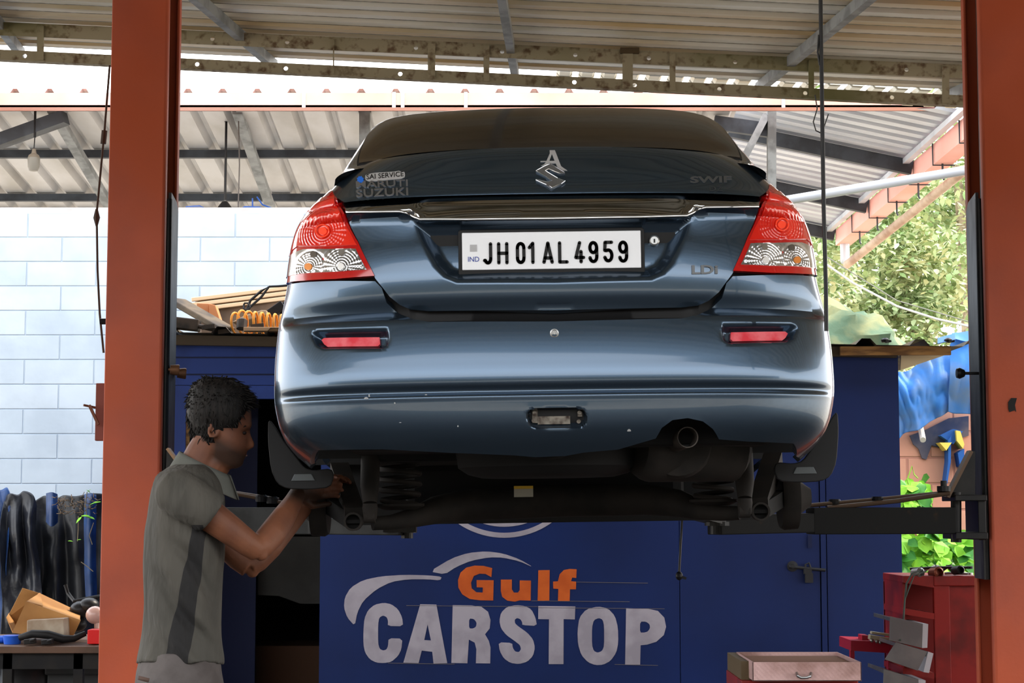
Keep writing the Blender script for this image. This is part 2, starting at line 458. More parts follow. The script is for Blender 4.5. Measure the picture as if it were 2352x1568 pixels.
# right roof, falling to the right, with pink eave gutter going into the distance
EX, EZ = 3.1, 4.02
def rroof(x, y): return Vector((x, y, EZ + .21*(EX-x)))
n3 = Vector((.21, 0, 1)).normalized()
def rclip(v):
    yy = v; # ribs run along x; v is depth
    x0 = 1.3
    if yy < 13.85:
        x0 = EX-(yy-12.12)/(13.85-12.12)*(EX-1.3)
    return (x0, EX)
rr = corrugated('corrugated_roof', m_galv3, lambda u, v: (rroof(u, v), n3), 0, 1, 12.12, 17.6, .2, .045, top=.2, base=.5, clip=rclip)
tag(rr, 'pale corrugated roof at upper right, ribs sloping down to a pink eave', 'roof')
eg = empty('roof_gutter', (EX, 14, EZ-.05), 'pink side gutter with dangling wire hooks receding below the right-hand roof', 'gutter')
def egp(mbq, name, mat): o = mbq.build(name, mat, eg); o.location = -eg.location; return o
egp(MB().box((EX, 11.0, EZ-.17), (EX+.12, 17.3, EZ-.16)).box((EX-.01, 11.0, EZ-.17), (EX, 17.3, EZ-.02)).box((EX+.12, 11.0, EZ-.17), (EX+.13, 17.3, EZ-.02)), 'trough', m_gutter)
egp(MB().beam((EX-.07, 11, EZ-.02), (EX-.07, 17.3, EZ-.02), .05, .04), 'fascia', m_galv3)
egp(MB().tube([(EX+.06, 17.2, EZ-.17), (EX+.06, 17.2, 3.62)], .045, 12), 'downpipe', m_galv3)
for y in (12.4, 13.2, 14.0, 14.8, 15.6, 16.4):
    egp(MB().tube([(EX+.05, y, EZ-.17), (EX+.05, y, EZ-.27), (EX+.06, y, EZ-.29)], .008, 6), 'hook', m_dkbatten)
    egp(MB().tube([(EX-.02, y, EZ-.02), (EX-.02, y, EZ-.18), (EX+.14, y, EZ-.18)], .006, 6), 'strap', m_dkbatten)
for i, (y, L) in enumerate(((13.9, 1.75), (15.7, 1.75), (17.3, 1.7))):
    p = rroof(EX-.02, y)-Vector((0,0,.07)); q = rroof(EX-L, y)-Vector((0,0,.07))
    o = MB().beam(p, q, .06, .11).build('roof_rafter', m_dkbatten)
    tag(o, ('dark rafter under the right-hand roof, nearest and highest of three', 'dark bluish rafter under the right-hand roof, middle of three', 'dark rafter under the right-hand roof, farthest and lowest of three')[i], 'rafter', 'rafters of the right-hand roof')
o = MB().tube([P(1700,478,11.0), P(2330,372,10.6)], .028, 14).build('pipe', m_galv3, smooth=True); tag(o, 'pale galvanised pipe crossing in front of the right-hand roof', 'pipe')
o = MB().tube([P(1945,608,15.5), P(2240,372,13.0)], .035, 14).build('pipe', M('weathered_pipe', (206,184,160), .6, 0, (170,140,118), 6), smooth=True); tag(o, 'weathered slanting pole below the pink side gutter in front of trees', 'pipe')

# ladder-like truss under canopy edge
ty = 8.6
tr = empty('roof_truss', (0, ty, 3.4), 'mossy ladder-like angle iron truss with bolt holes spanning under the corrugated canopy', 'truss')
def trp(mbq, name, mat=m_truss): o = mbq.build(name, mat, tr); o.location = -tr.location; return o
def chord(yl, yr, h):
    """vertical web with bolt holes and a bottom flange"""
    A = P(-120, yl, ty); B = P(2420, yr, ty); L = (B-A).length; d = (B-A).normalized(); up = Vector((0,-1,0)).cross(d)*-1
    if up.z < 0: up = -up
    return A, B, L, d, up
def holed(A, d, up, L, h, holes):
    polys = [[(0,-h/2),(L,-h/2),(L,h/2),(0,h/2)]]
    for s_ in holes: polys.append([(s_+.0105*math.cos(t*math.pi/6), -.002+.0105*math.sin(t*math.pi/6)) for t in range(12)])
    v, t, bd = polytri(polys); n = len(v); mbq = MB()
    a = [A+d*x+up*y for x, y in v]; dep = Vector((0,.006,0))
    mbq.add(a+[p+dep for p in a], [q for q in t]+[tuple(i+n for i in reversed(q)) for q in t]+[(j,i,i+n,j+n) for i,j in bd])
    return mbq
A, B, L, d, up = chord(61, 174, .055)
hx = [(px+120)/2540*L for px in (489,661,957,1155,1323,1492,1690,2083)]
c1 = holed(A, d, up, L, .062, hx); c1.beam(A+up*.031+Vector((0,.02,0)), B+up*.031+Vector((0,.02,0)), .045, .006)
trp(c1, 'top_chord')
A2, B2, L2, d2, up2 = chord(119, 240, .05)
hx = [(px+120)/2540*L2 for px in (57,454,658,921,1321,1459,1654,1851,2050)]
c2 = holed(A2, d2, up2, L2, .047, hx); c2.beam(A2-up2*.0235+Vector((0,.02,0)), B2-up2*.0235+Vector((0,.02,0)), .045, .006)
trp(c2, 'bottom_chord')
for (px, w) in ((94,.032),(768,.006),(993,.036),(1119,.028),(1443,.05),(1546,.028),(1864,.026),(2172,.034)):
    t = (px+120)/2540; a = A+(B-A)*t-Vector((0,.005,0)); b_ = A2+(B2-A2)*t-Vector((0,.005,0))
    trp(MB().beam(a+Vector((0,0,.02)), b_-Vector((0,0,.02)), w, .008, up=(0,1,0)), 'strut')
a = P(1446,117,ty); trp(MB().box((a.x-.045, ty-.02, a.z-.015), (a.x+.045, ty+.05, a.z+.012)), 'cap_plate', M('rusty_cap', (84,70,50), .8))
for i, (a, b_) in enumerate((((515,0),(628,146)), ((1168,0),(1184,178)), ((1850,0),(1745,197)), ((0,80),(45,112)), ((2330,110),(2180,250)))):
    q0 = P(a[0], a[1], 8.2); 
    # extend along depth on the canopy underside
    x1 = P(b_[0], b_[1], 9.25).x; x0 = P(a[0], a[1], 8.3).x
    if i > 2: x0 = P(a[0], a[1], 8.5).x; 
    k = (x1-x0)/(9.25-8.3)
    s = canopy(x0-k*2.3, 6.0); e_ = canopy(x1, 9.28); off = Vector((0,0,-.03))
    o = MB().beam(s+off, e_+off, .038, .05).build('roof_batten', m_batten)
    tag(o, ('grey batten under canopy sheets, nearest the left lift column', 'grey batten under canopy sheets, middle one above the car', 'grey batten under canopy sheets, slanting left of the hanging cable', 'short grey batten end under canopy at far left edge', 'grey batten under canopy beside the right lift column')[i], 'batten', 'battens under the canopy')
# far sheet edge glimpsed between the chords
mb = MB(); A = P(1280,151,10.2); B = P(2420,214,10.2); n = 22
for i in range(n):
    p = A.lerp(B, i/n); q = A.lerp(B, (i+.72)/n); s = Vector((.03,0,-.018))
    mb.prism([(0,0),(1,0),(.82,-1),(.18,-1)], lambda x, y, p=p, q=q: p.lerp(q, x)+Vector((0,0,.02*y)), (0,.5,.02))
tag(mb.build('roof_sheet', m_galv), 'edge of a far ribbed roof sheet glimpsed between the truss chords', 'roof')

# ------------------------------------------------------------ lift columns
def column(name, label, x_in, sgn):
    """sgn +1: left column opening to +x"""
    w, d, y0 = .222, .28, 7.0
    root = empty(name, (x_in, y0, 0), label, 'lift column', 'columns of the two-post lift')
    X = lambda x: -sgn*(w-x)
    prof = [(0,0),(w-.012,0),(w-.003,.003),(w,.012),(w,.035),(w-.012,.035),(w-.012,.012),(.012,.012),(.012,d-.012),(w-.012,d-.012),(w-.012,d-.04),(w,d-.04),(w,d),(0,d)]
    mb = MB(); mb.prism(prof, lambda x, y: (X(x), y, .02), (0,0,4.4)); mb.build('channel', m_orange, root, bevel=.004)
    MB().box((-.32 if sgn > 0 else -.1, -.08, 0), (.1 if sgn > 0 else .32, d+.08, .02)).build('base_plate', m_orange, root)
    zt = P(400, 455, 7.1).z; zb = 1.05
    MB().box((min(X(.03), X(w-.02)), .05, zb), (max(X(.03), X(w-.02)), .12, 4.2)).build('chain_guide', m_black, root)
    mb = MB(); mb.tube([(X(w-.0), .065, zb), (X(w-.0), .065, zt-.01)], .016, 12)
    mb.build('slide_rail', m_black, root, smooth=True)
    mb = MB(); mb.prism([(.085, zb), (.235, zb), (.235, zt-.03), (.2, zt), (.085, zt+.02)], lambda y, z: (X(w-.004), y, z), (sgn*.012, 0, 0))
    mb.build('carriage_plate', m_plate, root)
    return root
lc = column('lift_column', 'orange-red steel lift column on the left, behind the mechanic', P(388,0,7.0).x, 1)
rc = column('lift_column', 'orange-red steel lift column at the right edge of the photo', P(2247,0,7.0).x, -1)
m_warm = M('dull_brass_knob', (120,84,60), .5, .4)
def inroot(root, mbq, name, mat, **k):
    o = mbq.build(name, mat, root, **k); o.location = -Vector(root.location); return o
# knobs
k = P(408,846,7.05); inroot(lc, MB().lathe(k-Vector((.1,0,0)), (1,.2,-.05), [(0,.007),(.07,.007),(.07,.018),(.1,.022),(.105,.02)], 16), 'lock_knob', m_warm, smooth=True)
k = P(424,854,7.2); inroot(lc, MB().lathe(k-Vector((.1,0,0)), (1,.2,-.05), [(0,.007),(.07,.007),(.07,.018),(.1,.022),(.105,.02)], 16), 'lock_knob', m_warm, smooth=True)
k = P(2197,857,7.1); inroot(rc, MB().lathe(k, (1,0,0), [(0,.018),(.012,.022),(.03,.014),(.034,.006),(.1,.006)], 16), 'lock_knob', m_black, smooth=True)
# pulley latch on left column's outer side
k = P(222,950,7.1)
inroot(lc, MB().box((P(220,950,7.05).x,7.04,P(0,1012,7.05).z), (P(236,950,7.0).x,7.07,P(0,880,7.05).z)), 'latch_plate', M('latch_red', (120,62,52), .6), bevel=.003)
inroot(lc, MB().beam(P(192,930,7.02), P(230,938,7.06), .008, .008).beam(P(205,930,7.02), P(226,975,7.02), .012,.01), 'latch_lever', M('latch_rust', (110,64,46), .6))
inroot(lc, MB().lathe(P(230,738,7.12), (1,0,0), [(0,.012),(.03,.012)], 12), 'bolt', m_black)
inroot(rc, MB().prism([(0,-.03),(.02,-.022),(.026,-.03),(.022,0),(.03,.03),(.008,.03),(-.004,.012),(-.004,-.016)], lambda x, y: P(2318,930,6.998)+Vector((x,0,y*.9)), (0,-.002,0)), 'rubber_sticker', m_rubber)
# arms (right)
def arm_part(root, mbq, name, mat, **k): return inroot(root, mbq, name, mat, **k)
za = P(0,1195,6.95).z
ra = inroot(rc, MB().beam(P(2185,1195,6.95), P(1860,1196,6.9), .12, .1).beam(P(1870,1200,6.9), P(1640,1205,6.72), .1, .072), 'swing_arm', m_rustblack, bevel=.004)
inroot(rc, MB().box((P(2178,1190,7.0).x, 6.88, P(0,1238,6.9).z), (P(2250,1190,7.0).x, 7.1, P(0,1222,6.9).z)).box((P(2178,1190,7.0).x, 6.88, P(0,1150,6.9).z), (P(2250,1190,7.0).x, 7.1, P(0,1136,6.9).z)).box((P(2232,1190,7.0).x, 6.9, P(0,1240,6.9).z), (P(2250,1190,7.0).x, 7.1, P(0,1136,6.9).z)), 'pivot_bracket', m_black, bevel=.003)
inroot(rc, MB().tube([P(2196,1130,6.95), P(2196,1245,6.95)], .02, 14), 'pivot_pin', m_black, smooth=True)
inroot(rc, MB().prism([(2172,1142),(2226,1036),(2240,1036),(2240,1142)], lambda x, y: P(x,y,6.95), (0,.012,0)), 'gusset', m_black)
inroot(rc, MB().beam(P(2174,1142,6.93), P(2228,1036,6.93), .06, .012, up=(1,0,.5)), 'gusset_flange', M('gusset_brown', (96,76,60), .6))
inroot(rc, MB().tube([P(1840,1162,6.88), P(2010,1147,6.9), P(2185,1130,6.92)], .008, 8).tube([P(1900,1166,6.86), P(2060,1150,6.88), P(2180,1132,6.9)], .009, 8), 'restraint_rod', M('rod_rusty', (74,58,46), .5, .4), smooth=True)
for px, py in ((1917,1156),(2015,1150)): inroot(rc, MB().lathe(P(px,py+6,6.9), (0,0,1), [(0,.02),(.018,.024),(.026,.02)], 12), 'rod_nut', m_black)
inroot(rc, MB().lathe(P(2168,1128,6.9), (0,0,1), [(0,.026),(.02,.026),(.02,.012),(.04,.012)], 12), 'lock_gear', m_black)
inroot(rc, MB().beam(P(1650,1195,6.72), P(1560,1172,6.62), .09, .03).lathe(P(1650,1226,6.72), (0,0,1), [(0,.03),(.03,.03),(.03,.05),(.045,.05)], 16), 'arm_pad', m_black)
# arms (left)
inroot(lc, MB().beam(P(385,1195,7.0), P(735,1196,6.9), .12, .1).beam(P(720,1208,6.85), P(930,1210,6.7), .09, .06), 'swing_arm', M('grey_arm', (48,49,49), .6, .2, (32,32,32), 9), bevel=.004)
inroot(lc, MB().tube([P(500,1126,6.9), P(640,1148,6.88)], .009, 8).tube([P(520,1130,6.86), P(650,1154,6.86)], .007, 8), 'restraint_rod', M('rod_rusty', (74,58,46)), smooth=True)
for px, py in ((600,1146),(625,1150)): inroot(lc, MB().lathe(P(px,py+6,6.86), (0,0,1), [(0,.02),(.018,.024),(.026,.018)], 12), 'rod_nut', m_black)
inroot(lc, MB().lathe(P(935,1236,6.7), (0,0,1), [(0,.022),(.02,.022),(.02,.035),(.08,.035)], 16).box(tuple(P(880,1222,6.66)), tuple(P(958,1208,6.74))), 'arm_pad', m_black)
inroot(lc, MB().prism([(383,1030),(412,1062),(416,1110),(380,1110)], lambda x, y: P(x,y,6.96), (0,.012,0)), 'gusset', m_black)
inroot(lc, MB().beam(P(386,1030,6.95), P(412,1065,6.95), .05, .01, up=(1,0,.5)), 'gusset_flange', M('gusset_tan', (150,118,90), .6))

# ------------------------------------------------------------ the car
CX, CY, CZ = .131, 5.1, 1.23
car = empty('sedan', (CX, CY, CZ), 'dark blue-grey sedan raised on the lift, seen from behind, white number plate', 'car')
car.rotation_euler = (0, math.radians(-.8), 0)
m_paint = M('car_paint', (68,85,102), .27, .9, coat=.6, spec=.5, bump=0)
m_seam = M('car_black_plastic', (16,16,17), .55)
m_under = M('underbody_grime', (16,15,15), .85, .1, (13,13,13), 9)
m_undr2 = M('suspension_rusty', (34,30,27), .8, .1, (22,20,18), 9)
m_chrome = M('chrome', (190,192,196), .06, 1.0)
m_garn = M('garnish_dark_mirror', (150,150,150), .08, 1.0)
m_glass = M('tinted_rear_glass', (26,22,20), .2, 0, (40,33,29), 2.2, .35, .7, coat=.15, st=(1,1,2.2))

PROF = [(.20,.10),(.245,.062),(.28,.032),(.32,.012),(.365,.004),(.392,.002),(.400,.0),(.407,.007),(.414,.014),(.424,.010),(.432,.003),(.445,.0),(.465,.001),(.49,.006),
        (.52,.0125),(.56,.0225),(.60,.0345),(.622,.043),(.634,.062),(.65,.098),(.66,.098),(.675,.088),(.70,.080),(.74,.077),(.79,.082),(.84,.091),(.89,.103),(.900,.104),
        (.908,.080),(.915,.076),(.945,.088),(.972,.101),(.980,.102),(.984,.089),(.995,.090),(1.01,.104),(1.05,.124),(1.09,.148),(1.11,.160),(1.125,.172),(1.145,.195),(1.16,.23)]
WTAB = [(.18,.70),(.217,.735),(.255,.775),(.30,.806),(.35,.824),(.424,.834),(.50,.834),(.62,.826),(.70,.813),(.77,.803),(.843,.795),(.92,.778),(.974,.750),(1.02,.712),(1.05,.684),(1.08,.66),(1.105,.63),(1.125,.607),(1.145,.57),(1.16,.54)]
NS_, DC = 2.9, .40
_arc = []
def _mk():
    N = 800; w = .80; pts = []
    for i in range(N+1):
        ph = math.pi/2*i/N; pts.append((math.sin(ph)**(2/NS_), 1-math.cos(ph)**(2/NS_)))
    L = 0; _arc.append((0, 0, 0))
    for i in range(1, N+1):
        L += math.hypot((pts[i][0]-pts[i-1][0])*w, (pts[i][1]-pts[i-1][1])*DC); _arc.append((L, pts[i][0], pts[i][1]))
_mk(); AL = _arc[-1][0]
import bisect
_as = [a[0] for a in _arc]; _ax = [a[1] for a in _arc]
def arcp(a):
    s = abs(a); sg = 1 if a >= 0 else -1
    if s >= AL: return sg, 1 + (s-AL)/DC, True
    i = max(1, bisect.bisect_left(_as, s)); A_, B_ = _arc[i-1], _arc[i]; t = (s-A_[0])/(B_[0]-A_[0])
    return sg*(A_[1]+(B_[1]-A_[1])*t), A_[2]+(B_[2]-A_[2])*t, False
def body(a, z, off=0):
    X, Yc, side = arcp(a)
    w = interp(WTAB, z)
    d_ = .036*sstep(.375, .44, abs(a)); zq = z
    if .86 < z < .911+d_: zq = .86+(z-.86)*.051/(.051+d_)
    elif .911+d_ <= z < .982: zq = .911+(z-.911-d_)*.071/(.071-d_)
    pr = interp(PROF, zq)
    # profile detail fades out towards the sides
    base = .0 if z < .62 else .0
    k = min(1, Yc)
    smooth_pr = lerp([(.2,.09),(.3,.02),(.45,.0),(.62,.03),(.75,.075),(.9,.09),(1.0,.1),(1.125,.165),(1.14,.19)], z)
    fade = 1-sstep(.35, .8, Yc)
    yy = smooth_pr+(pr-smooth_pr)*fade
    # light bow of the tail in plan
    x = X*w; y = yy + Yc*DC
    if side: 
        fw = y; x = (1 if X > 0 else -1)*(w + .012*sstep(.4, .8, fw)*math.exp(-((z-.5)/.25)**2))
    return Vector((x, y, z))
def bnorm(a, z):
    e1 = .004
    du = body(a+e1, z)-body(a-e1, z); dz = body(a, z+e1)-body(a, z-e1)
    n = du.cross(dz)
    return n.normalized() if n.length > 1e-9 else Vector((0,-1,0))
def bodyo(a, z, off):
    p = body(a, z)
    return p + bnorm(a, z)*off if off else p

def px2az(u, v):
    """u: px from the car's centre line, v: level row -> (a, z) on the tail"""
    un = u/F; vn = (784-v)/F; y = .1
    for _ in range(12):
        t = (CY+y)/(CT-vn*ST); x = un*t; z = EYE + t*(ST+vn*CT) - CZ
        w = interp(WTAB, z); X = min(.999, abs(x)/w)
        i = max(1, bisect.bisect_left(_ax, X)); A_, B_ = _arc[i-1], _arc[min(i, len(_arc)-1)]
        tt = (X-A_[1])/max(1e-9, B_[1]-A_[1]); a = A_[0]+(B_[0]-A_[0])*tt
        y = .5*y+.5*body(a, z).y
    return (a if u >= 0 else -a, z)
def outl(pts, mirror=False):
    q = pts
    if mirror: q = [(-u, v) for u, v in reversed(pts)]
    return [px2az(u, v) for u, v in q]

def cpatch(name, polys, mat, sp=.012, off=0.0, thick=.012, parent=None, disp=None, fine=None, smooth_out=0, lbl=None, mi=None, mapf=None):
    mapf = mapf or bodyo
    if smooth_out: polys = [rnd(polys[0], smooth_out)]+polys[1:]
    v, t, bd = polytri(polys, sp, fine=fine); n = len(v)
    P0 = [mapf(a, z, off + (disp(a, z) if disp else 0)) for a, z in v]
    mb = MB(); bidx = sorted(set(i for e_ in bd for i in e_)); k1 = {i: n+j for j, i in enumerate(bidx)}
    ins = [mapf(v[i][0], v[i][1], off-thick) for i in bidx]
    fs = [tuple(x) for x in t] + [(b, a, k1[a], k1[b]) for a, b in bd]
    mb.add(P0+ins, fs)
    if mi: mb.mi = [mi(*( (v[q[0]][0]+v[q[1]][0]+v[q[2]][0])/3, (v[q[0]][1]+v[q[1]][1]+v[q[2]][1])/3 )) for q in t]+[0]*len(bd)
    o = mb.build(name, mat, parent or car, smooth=True, fixn=True, angle=50)
    if lbl: o['label'] = lbl
    return o

# --- regions as (a, z)
def sym(half):  # half outline from centre top going right and down, mirrored
    return half + [(-u, v) for u, v in reversed(half) if abs(u) > 1e-6]
lid_up = sym([(0,337),(120,338),(225,343),(320,351),(385,359),(440,369),(470,382),(492,400),(503,420),(492,448),(482,466),(475,463),(385,458),(200,449),(0,446)])
az = lambda L: [px2az(u, v) for u, v in L]
_a = lambda u, v: px2az(u, v)[0]
LU = [p for p in az(lid_up) if p[1] > .99]
LU = [p for p in LU if p[0] >= 0] + [(_a(478,463), .986), (_a(385,458), .986), (_a(200,449), .986), (0, .986), (-_a(200,449), .986), (-_a(385,458), .986), (-_a(478,463), .986)] + [p for p in LU if p[0] < 0]
garn = sym([(0,449),(200,452),(385,461),(474,466),(480,470),(474,480),(420,480),(352,479.5),(335,483),(318,492),(306,497),(200,498.5),(0,499)])
GA = [(0, .980), (_a(200,452), .980), (_a(385,461), .980), (_a(476,466), .980)] + az([p for p in garn[4:13]])
GA = GA + [(-a, z) for a, z in reversed(GA[1:-1])]
lid_lo = sym([(0,503),(200,502.5),(308,501),(322,496),(338,487),(354,484),(420,484),(474,484),(447,548),(425,600),(410,634),(396,652),(378,676),(355,695),(330,706),(290,710),(0,712)])
LL = az(lid_lo)

# plate recess
rec = [px2az(u, v) for u, v in sym([(0,506),(300,506),(318,510),(300,560),(278,605),(255,632),(225,646),(0,649)])]
def disp_lid(a, z):
    d = sdf(a, z, rec)
    r = -.034*sstep(.004, -.045, d)
    # soften at top so the recess runs under the garnish
    return r
cpatch('trunk_lid', [LU], m_paint, .013, 0, .02)
cpatch('trunk_lid_face', [LL], m_paint, .0125, 0, .02, disp=disp_lid, fine=[lambda a, z: abs(sdf(a, z, rec)+.02) < .034])
gpart = cpatch('chrome_garnish', [GA], m_garn, .011, .001, .02, lbl='dark mirror-like garnish strip')
# chrome lip below the garnish
lipl = [px2az(u, v) for u, v in [(u, v) for u, v in ([(-479,466)]+[(-474,479.5),(-420,480),(-352,480),(-335,484),(-318,493),(-306,498.5),(-200,500),(0,500.5),(200,500),(306,498.5),(318,493),(335,484),(352,480),(420,480),(474,479.5)]+[(479,466)])]]
pts = []
for i in range(len(lipl)-1):
    for j in range(8):
        t = j/8; pts.append((lipl[i][0]*(1-t)+lipl[i+1][0]*t, lipl[i][1]*(1-t)+lipl[i+1][1]*t))
pts.append(lipl[-1])
rows = [[body(a, z)+Vector((0, dy, dz)) for a, z in pts] for dy, dz in ((.012,.0045),(-.0035,.0040),(-.0050,.0020),(-.0060,-.0025),(-.0050,-.0045),(.012,-.005))]
MB().grid(rows).build('chrome_lip', m_chrome, car, smooth=True)

# --- bumper
bump_u = [(-411,640),(-396,656),(-385,690),(-362,712),(-330,727),(-290,735),(0,738),(290,735),(330,727),(362,712),(385,690),(396,656),(411,640)]
bot = [(562,1060),(553,1056),(546,1026),(440,1020),(372,1014),(358,990),(335,972),(300,964),(265,968),(240,986),(226,1010),(140,1034),(60,1040),(20,1047),(-50,1049),(-100,1044),(-250,1036),(-400,1026),(-546,1026),(-553,1056),(-562,1060)]
zl = px2az(600,634)[1]
BU = az(bump_u) + [px2az(500,638), px2az(570,640), (AL*.97, zl-.006), (AL+.06, zl-.004), (AL+.10, .70), (AL+.115, .60), (AL+.10,.48), (AL+.04,.36), (AL*.99,.27), (AL*.93,.215)] + az(bot) + \
     [(-AL*.93,.215), (-AL*.99,.27), (-AL-.04,.36), (-AL-.10,.48), (-AL-.115,.60), (-AL-.10,.70), (-AL-.06, zl-.004), (-AL*.97, zl-.006), px2az(-570,640), px2az(-500,638)]
def fogrec(s): return [px2az(s*u, v) for u, v in ((386,750),(545,752),(556,757),(558,764),(548,785),(534,792),(400,793),(388,788),(383,772),(384,756))]
FR = [fogrec(1), fogrec(-1)]
TOW = [px2az(u, v) for u, v in rnd([(-64,937),(60,937),(70,960),(60,984),(-58,984),(-70,960)], 2)]
def disp_b(a, z):
    r = 0
    if .5 < z < .66 and abs(a) > .4:
        for f in FR: r -= .030*sstep(.004, -.014, sdf(a, z, f))
    if abs(a) < .12 and z < .42: r -= .030*sstep(.002, -.006, sdf(a, z, TOW))
    # shoulder below the lamps: hollow band then step out
    k = sstep(.43, .50, abs(a))
    if k > 0 and z > .60: r += .0*k
    return r
cpatch('rear_bumper', [BU], m_paint, .0135, 0, .022, disp=disp_b,
       fine=[lambda a, z: .54 < z < .64 and abs(a) > .45 and any(abs(sdf(a, z, f)) < .02 for f in FR), lambda a, z: abs(a) < .12 and .28 < z < .41 and abs(sdf(a, z, TOW)) < .013, lambda a, z: .385 < z < .45, lambda a, z: z > .60 and z < .64])
# tow eye opening with grimy bracket
cpatch('tow_eye_opening', [[px2az(u, v) for u, v in rnd([(-62,939),(58,939),(67,960),(58,982),(-56,982),(-67,960)], 2)]], m_seam, .01, -.0285, .004)
mb = MB()
for (u0, u1, v0, v1) in ((-45,30,958,980),(-58,-44,942,975),(48,58,948,960)):
    a0, z1 = px2az(u0, v0); a1, z0 = px2az(u1, v1)
    p = bodyo(a0, z0, -.024); q = bodyo(a1, z1, -.024); mb.box((p.x, p.y-.004, p.z), (q.x, p.y+.004, q.z))
for u, v in ((-52,950),(52,950),(50,972),(-54,968)):
    a, z = px2az(u, v); mb.lathe(bodyo(a, z, -.022), (0,-1,0), [(0,.006),(.005,.006)], 8)
mb.build('tow_bracket', M('grimy_bracket', (120,114,104), .8, .2, (50,38,32), 30), car)
# fog reflectors
m_fog = M('red_reflector', (196,52,64), .3, 0, (210,100,108), 18, coat=.5)
for s in (1, -1):
    po = [px2az(s*u, v) for u, v in ((408,763),(538,763),(544,768),(538,778),(530,784),(412,784),(407,779))]
    if s < 0: po.reverse()
    cpatch('fog_reflector', [po], m_fog, .008, -.018, .01)
# bumper centre bolt
a, z = px2az(-3, 765+0); q = bodyo(a, z, 0)
MB().lathe(q+Vector((0,.004,0)), (0,-1,0), [(0,.0125),(.007,.0125),(.008,.009),(.005,.008),(.005,.005),(.008,.004)], 20).build('bumper_bolt', m_steel, car, smooth=True)
# black strip standing in for the shadow in the gap under the lid
cpatch('gap_shade', [az(sym([(0,706),(290,704),(335,700),(370,676),(396,640),(420,640),(400,690),(370,722),(330,738),(290,745),(0,748)]))], m_seam, .014, -.028, .006)

for u, v, w_, h_ in ((-437,908,9,6),(-430,902,3,9),(-360,965,5,2),(-300,902,5,3),(-372,920,3,5),(-228,975,3,5),(165,990,8,7)):
    q = [(u+w_*.5*math.cos(t)*(1+.4*math.sin(3*t)), v+h_*.5*math.sin(t)*(1+.3*math.cos(2*t))) for t in [k*math.pi/5 for k in range(10)]]
    cpatch('paint_scuff', [az(q)], M('scuff_grey', (150,150,148), .8), .004, .0006, .0008)
